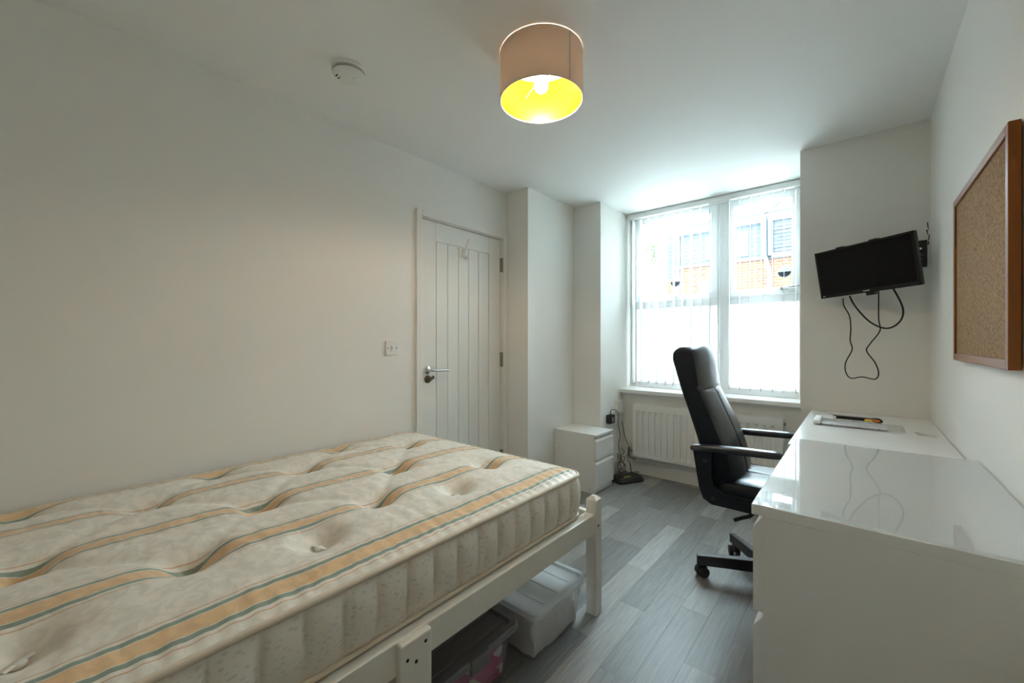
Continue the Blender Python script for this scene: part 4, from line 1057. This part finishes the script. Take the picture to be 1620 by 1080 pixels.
# ------------------------------------------------------------------ smoke alarm
sm = thing('smoke_alarm', 'round white smoke alarm on the ceiling', 'smoke alarm', (-1.675, .885, HC))
sc_ = (-1.675, .885, HC)
bm = B(); lathe(bm, sc_, [(.070, .001), (.070, -.016), (.068, -.019)], 48); lathe(bm, sc_, [(.068, -.019), (0, -.019)], 48); obj('base', bm, 'plastic_white', sm, 40)
bm = B(); lathe(bm, sc_, [(.0655, -.018), (.0655, -.028)], 48); obj('slot_ring', bm, 'plastic_dark', sm, 40)
bm = B(); lathe(bm, sc_, [(.0675, -.0215), (.0675, -.0245), (.064, -.0245), (.064, -.0215)], 48); obj('louvre', bm, 'plastic_white', sm, 40)
bm = B(); lathe(bm, sc_, [(.066, -.027), (.066, -.031), (.060, -.037), (.040, -.041), (0, -.042)], 48); obj('cover', bm, 'plastic_white', sm, 40)
bm = B(); lathe(bm, (-1.662, .912, HC - .0395), [(.014, 0), (.014, -.004), (.012, -.005), (0, -.005)], 24); obj('test_button', bm, 'plastic_white', sm, 40)
for dx_, dy_ in ((-.03, -.028), (-.022, -.042)): obj('sounder_slot', box(B(), -1.675 + dx_ - .010, -1.675 + dx_ + .008, .885 + dy_ - .002, .885 + dy_ + .002, HC - .0415, HC - .0385), 'plastic_dark', sm)

# ------------------------------------------------------------------ sockets, adapter, router, wires in the alcove corner
sk = thing('wall_socket', 'white surface-mounted socket box beside the window sill', 'socket', (X3, 3.41, .54))
obj('box', box(B(), X3 - .001, X3 + .030, 3.352, 3.448, .545, .650, .004), 'plastic_white', sk)
obj('faceplate', box(B(), X3 + .029, X3 + .038, 3.350, 3.450, .543, .652, .003), 'plastic_white', sk)
sk2 = thing('plug_socket', 'lower white wall socket with plugs above the router', 'socket', (X3, 3.40, .43))
obj('faceplate', box(B(), X3 - .001, X3 + .010, 3.372, 3.452, .425, .505, .003), 'plastic_white', sk2)
obj('plug', box(B(), X3 + .009, X3 + .035, 3.395, 3.435, .440, .490, .006), 'plastic_white', sk2)
ad = thing('power_adapter', 'black plug-in power adapter on the wall behind the bedside unit', 'adapter', (X3, 3.245, .455))
obj('body', box(B(), X3 - .001, X3 + .045, 3.195, 3.275, .470, .545, .008), 'black_plastic', ad)
obj('plate_label', box(B(), X3 + .0445, X3 + .0462, 3.222, 3.242, .49, .525), 'logo', ad)
bm = B(); cyl(bm, (X3 + .022, 3.235, .54), (X3 + .022, 3.235, .566), .005, .003, seg=10); obj('strain_relief', bm, 'black_plastic', ad)
rt = thing('router', 'black internet router with lime sticker on the floor by the radiator', 'router', (-1.50, 3.27, 0))
bm = B(); s0 = 0
loft(bm, [[(x, y, z) for x, y in rrect(-.125, .125, -.080, .080, .030, 5)] for z in (0.0, .018)]); s1 = len(bm.verts)
loft(bm, [[(x, y, .018) for x, y in rrect(-.123, .123, -.078, .078, .028, 5)], [(x, y, .040 - .05 * max(0, -y) * 1.0) for x, y in rrect(-.112, .112, -.066, .066, .024, 5)]])
RM = Matrix.Translation((-1.500, 3.265, .0005)) @ Matrix.Rotation(math.radians(62), 4, 'Z')
xform(bm, 0, RM); obj('case', bm, 'black_plastic', rt, 40)
bm = B(); box(bm, -.045, .015, .0795, .0815, .004, .015); xform(bm, 0, RM); obj('sticker', bm, 'sticker', rt)
bm = B(); box(bm, -.09, -.03, -.02, .02, .036, .041, .001); xform(bm, 0, RM); obj('light_strip', bm, 'black_gloss', rt)
bm = B(); box(bm, -.050, .012, -.030, -.020, .036, .0405, .001); xform(bm, 0, RM); obj('sticker', bm, 'sticker', rt)
random.seed(21)
def dangle(name, label, start, end, loops, r):
    pts = [Vector(start)]; s, e = Vector(start), Vector(end)
    for k in range(1, loops + 1):
        t = k / (loops + 1); p = s.lerp(e, t)
        pts.append(p + Vector((random.uniform(-.012, .03), random.uniform(-.02, .02), random.uniform(-.01, .01))))
    pts.append(e)
    bm = B(); tube(bm, spline(pts, 6), r, 6); return tag(obj(name, bm, 'rubber', None, 70), label, 'wire')
bm = B(); tube(bm, spline([(X3 + .022, 3.235, .5662), (X3 + .028, 3.240, .585), (X3 + .050, 3.262, .586), (X3 + .066, 3.290, .55), (X3 + .062, 3.300, .45), (X3 + .075, 3.310, .36), (X3 + .058, 3.312, .27), (X3 + .072, 3.318, .18), (X3 + .085, 3.288, .09), (X3 + .09, 3.270, .046)], 6), .0028, 6)
tag(obj('adapter_wire', bm, 'rubber', None, 70), 'black wire hanging from the power adapter down to the router', 'wire')
dangle('socket_wire', 'black wire hanging from the lower socket down to the floor by the router', (X3 + .036, 3.425, .47), (-1.53, 3.425, .004), 5, .0028)
bm = B(); pts = []
for k in range(40):
    t = k / 39; a = t * 2 * PI * 4.5
    pts.append((-1.592 + .030 * math.cos(a) * (1 + .3 * math.sin(3 * a)), 3.335 + .032 * math.sin(a) + .02 * t, .20 - .19 * t + .02 * math.sin(2.3 * a)))
pts += [(-1.55, 3.40, .012), (-1.49, 3.42, .04), (-1.45, 3.385, .055), (-1.46, 3.34, .0465)]
pts[0] = (-1.600, 3.36, .24)
tube(bm, spline(pts, 3), .0024, 6); tag(obj('coiled_wire', bm, 'rubber', None, 70), 'tangled coil of black wire above the router', 'wire')

# ------------------------------------------------------------------ storage boxes under the bed
def tub(x0, x1, y0, y1, z0, z1, taper, r, m, name, parent, th=.002):
    bm = B(); o = [rrect(x0 + taper, x1 - taper, y0 + taper, y1 - taper, r, 5), rrect(x0, x1, y0, y1, r, 5)]
    i = [rrect(x0 + taper + th, x1 - taper - th, y0 + taper + th, y1 - taper - th, r, 5), rrect(x0 + th, x1 - th, y0 + th, y1 - th, r, 5)]
    loft(bm, [[(p[0], p[1], z0) for p in o[0]], [(p[0], p[1], z1) for p in o[1]], [(p[0], p[1], z1) for p in i[1]], [(p[0], p[1], z0 + .003) for p in i[0]]])
    return obj(name, bm, m, parent, 40)
def lid(x0, x1, y0, y1, z, r, m, parent, ridges=0, hgt=.022):
    bm = B(); O = rrect(x0, x1, y0, y1, r, 6); I = rrect(x0 + .024, x1 - .024, y0 + .024, y1 - .024, r * .7, 6); J = rrect(x0 + .030, x1 - .030, y0 + .030, y1 - .030, r * .6, 6); O2 = rrect(x0 + .006, x1 - .006, y0 + .006, y1 - .006, r * .9, 6)
    R = [[(p[0], p[1], zz) for p in q] for q, zz in ((O2, z - hgt), (O, z - hgt + .006), (O, z - .006), (O2, z), (I, z), (J, z - .009))]
    loft(bm, R, caps=False)
    vs_ = [bm.verts.new((p[0], p[1], z - .009)) for p in J]; bm.faces.new(vs_)
    o = obj('lid', bm, m, parent, 40)
    for k in range(ridges):
        xx = x0 + .055 + (x1 - x0 - .11) * k / max(ridges - 1, 1)
        obj('lid_ridge', box(B(), xx - .008, xx + .008, y0 + .036, y1 - .036, z - .010, z - .003, .003), m, o)
    return o
b1 = thing('storage_box', 'clear lidded plastic box of white bedding under the bed end', 'storage box', (-1.10, 1.345, 0))
tub(-1.385, -.885, 1.170, 1.510, .001, .178, .018, .03, 'clear_body', 'body', b1)
lid(-1.400, -.866, 1.152, 1.524, .196, .035, 'clear_lid', b1, 0)
for yy in (1.25, 1.34, 1.43): obj('lid_ridge', box(B(), -1.36, -.91, yy - .004, yy + .004, .185, .190, .002), 'clear_lid', b1)
def soft(name, x0, x1, y0, y1, z0, z1, amp, fr_, m, label, cat):
    bm = B(); n = 22; 
    bmesh.ops.create_cube(bm, size=1); bmesh.ops.subdivide_edges(bm, edges=bm.edges[:], cuts=n, use_grid_fill=True)
    for v in bm.verts:
        p = Vector(((x0 + x1) / 2 + v.co.x * (x1 - x0), (y0 + y1) / 2 + v.co.y * (y1 - y0), (z0 + z1) / 2 + v.co.z * (z1 - z0)))
        c = Vector(((x0 + x1) / 2, (y0 + y1) / 2, (z0 + z1) / 2)); nn_ = amp * (noise.noise(p * fr_) - .25 + .5 * noise.noise(p * fr_ * 2.3))
        v.co = p + (p - c).normalized() * nn_; v.co.z = max(v.co.z, z0)
    return tag(obj(name, bm, m, None, 80), label, cat)
soft('folded_bedding', -1.355, -.912, 1.198, 1.482, .006, .172, .012, 16, 'linen', 'crumpled white bedding packed inside the clear box', 'bedding')
b2 = thing('lidded_box', 'clear plastic box with ridged dark grey lid under the bed', 'storage box', (-1.17, .92, 0))
tub(-1.46, -.925, .735, 1.100, .001, .175, .018, .03, 'clear_body', 'body', b2)
l2 = lid(-1.475, -.904, .718, 1.116, .196, .035, 'smoke_lid', b2, 7, .026)
obj('clip', box(B(), -.912, -.898, .868, .948, .150, .199, .003), 'smoke_lid', l2)
soft('folded_fabric', -1.42, -.954, .768, 1.068, .006, .165, .010, 14, 'pink', 'white fabric with pink pattern inside the dark-lidded box', 'fabric')

# ------------------------------------------------------------------ outside, across the street
struct('ground_outside', box(B(), -40, 30, YE + .02, 40, -.5, -.25), 'asphalt', 'grey paving outside the window', 'ground')
YO = 12.0
hs = thing('brick_house', 'orange brick building with slate-hung upper storey across the street', 'building', (-1.6, YO + 3, -.25))
zb = 3.27                         # top of the brick
xo0, xo1 = -3.9, 6.0
obj('brick_wall', box(B(), xo0, xo1, YO, YO + 6, -.25, zb), 'brick', hs)
obj('slate_wall', box(B(), xo0, xo1, YO + .03, YO + 6, zb, 4.22), 'slate', hs)
obj('drip_course', box(B(), xo0 - .02, xo1, YO - .05, YO + .04, zb - .03, zb + .05), 'o_pipe', hs)
obj('fascia', box(B(), xo0 - .05, xo1, YO - .12, YO + .1, 4.20, 4.40), 'o_white', hs)
obj('gutter', box(B(), xo0 - .05, xo1, YO - .20, YO - .08, 4.36, 4.46, .03), 'o_pipe', hs)
obj('roof', prism(B(), [(YO - .1, 4.42), (YO + 6, 4.42), (YO + 3, 4.75)], 'X', xo0 - .05, xo1), 'slate', hs)
def owin(x0, x1, z0, z1, cols_n, rows_n, parent, y, fw_=.07, sill=True):
    wn = obj('window', box(B(), x0, x1, y - .02, y + .05, z0, z1), 'o_glass', parent)
    for i in range(cols_n + 1):
        xx = x0 + (x1 - x0) * i / cols_n; obj('window_bar', box(B(), xx - fw_ / 2, xx + fw_ / 2, y - .06, y + .02, z0 - fw_ / 2, z1 + fw_ / 2), 'o_white', wn)
    for j in range(rows_n + 1):
        zz = z0 + (z1 - z0) * j / rows_n; obj('window_bar', box(B(), x0 + fw_ / 2, x1 - fw_ / 2, y - .055, y + .02, zz - fw_ / 2, zz + fw_ / 2), 'o_white', wn)
    return wn
XO = lambda u: onY(u, 400, YO).x
wpan = obj('window_blind', box(B(), XO(1168), XO(1183), YO - .02, YO + .05, 3.40, 4.02), 'o_white', hs)
wpan['label'] = 'white filled window panel'
obj('window_blind', box(B(), XO(1116), XO(1133), YO - .02, YO + .05, 3.42, 4.02), 'o_white', hs)
ll = obj('louvre_panel', box(B(), XO(1223), XO(1300), YO - .03, YO + .05, zb + .10, 4.16), 'slate', hs)
for k in range(9): obj('louvre', box(B(), XO(1223) + .02, XO(1300), YO - .06, YO - .02, zb + .14 + k * .088, zb + .155 + k * .088), 'o_pipe', ll)
obj('white_sill', box(B(), XO(1222), XO(1300), YO - .12, YO + .02, zb + .0, zb + .09), 'o_white', hs)
xp = XO(1207)
bm = B(); tube(bm, [(xp - .05, YO - .14, 4.85), (xp - .04, YO - .14, 4.42), (xp + .05, YO - .14, 4.30), (xp + .05, YO - .14, 3.35), (xp + .16, YO - .14, 2.95), (xp + .16, YO - .14, -.2)], .06, 10); obj('drain_pipe', bm, 'o_pipe', hs, 60)
bm = B(); tube(bm, spline([(xp + .17, YO - .14, 3.3), (xp + .17, YO - .14, 4.35), (xp + .25, YO - .14, 4.50), (xp + .38, YO - .14, 4.62), (xp + .46, YO - .14, 4.70), (xp + .55, YO - .14, 4.55), (xp + .62, YO - .14, 4.35)], 5), .05, 10); obj('vent_pipe', bm, 'o_pipe', hs, 60)
obj('lower_window', box(B(), XO(1106), XO(1134), YO - .03, YO + .03, 1.9, 2.75), 'o_glass', hs)
obj('lower_window_head', box(B(), XO(1104), XO(1136), YO - .10, YO + .03, 2.72, 2.84), 'o_white', hs)
h2 = thing('glazed_house', 'pale building with large white-framed windows across the street', 'building', (-6.0, YO + 3, -.25))
obj('wall', box(B(), -9.0, -4.35, YO + .4, YO + 6, -.25, 4.35), 'o_white', h2)
owin(-6.6, -4.55, 1.2, 4.1, 4, 3, h2, YO + .4, .12)
h3 = thing('slate_house', 'dark slate-clad end house between the two street buildings', 'building', (-4.1, YO + 2, -.25))
obj('wall', box(B(), -4.34, -3.96, YO + .2, YO + 5, -.25, 3.0), 'brick', h3)
obj('upper_wall', box(B(), -4.34, -3.96, YO + .2, YO + 5, 3.0, 4.35), 'slate', h3)
obj('corner_pipe', box(B(), -4.03, -3.97, YO + .08, YO + .2, -.2, 4.4), 'o_white', h3)
tr_ = thing('street_tree', 'small leafy tree in front of the pale street building', 'tree', (-4.5, YO - .6, -.25))
bm = B(); tube(bm, [(-4.5, YO - .6, -.25), (-4.48, YO - .6, 2.0), (-4.45, YO - .6, 3.6)], .05, 8); obj('trunk', bm, 'o_bark', tr_, 60)
bm = B(); random.seed(2)
for k in range(260):
    c = Vector((-4.45 + random.gauss(0, .16), YO - .6 + random.gauss(0, .16), 3.75 + random.gauss(0, .2))); q = Matrix.Rotation(random.uniform(0, 6), 4, 'Z') @ Matrix.Rotation(random.uniform(0, 3), 4, 'X')
    a = [bm.verts.new(c + (q @ Vector(p))) for p in ((-.05, 0, 0), (0, -.03, .01), (.05, 0, 0), (0, .03, .01))]; bm.faces.new(a)
fo = obj('foliage', bm, 'o_leaf', tr_); fo['kind'] = 'stuff'
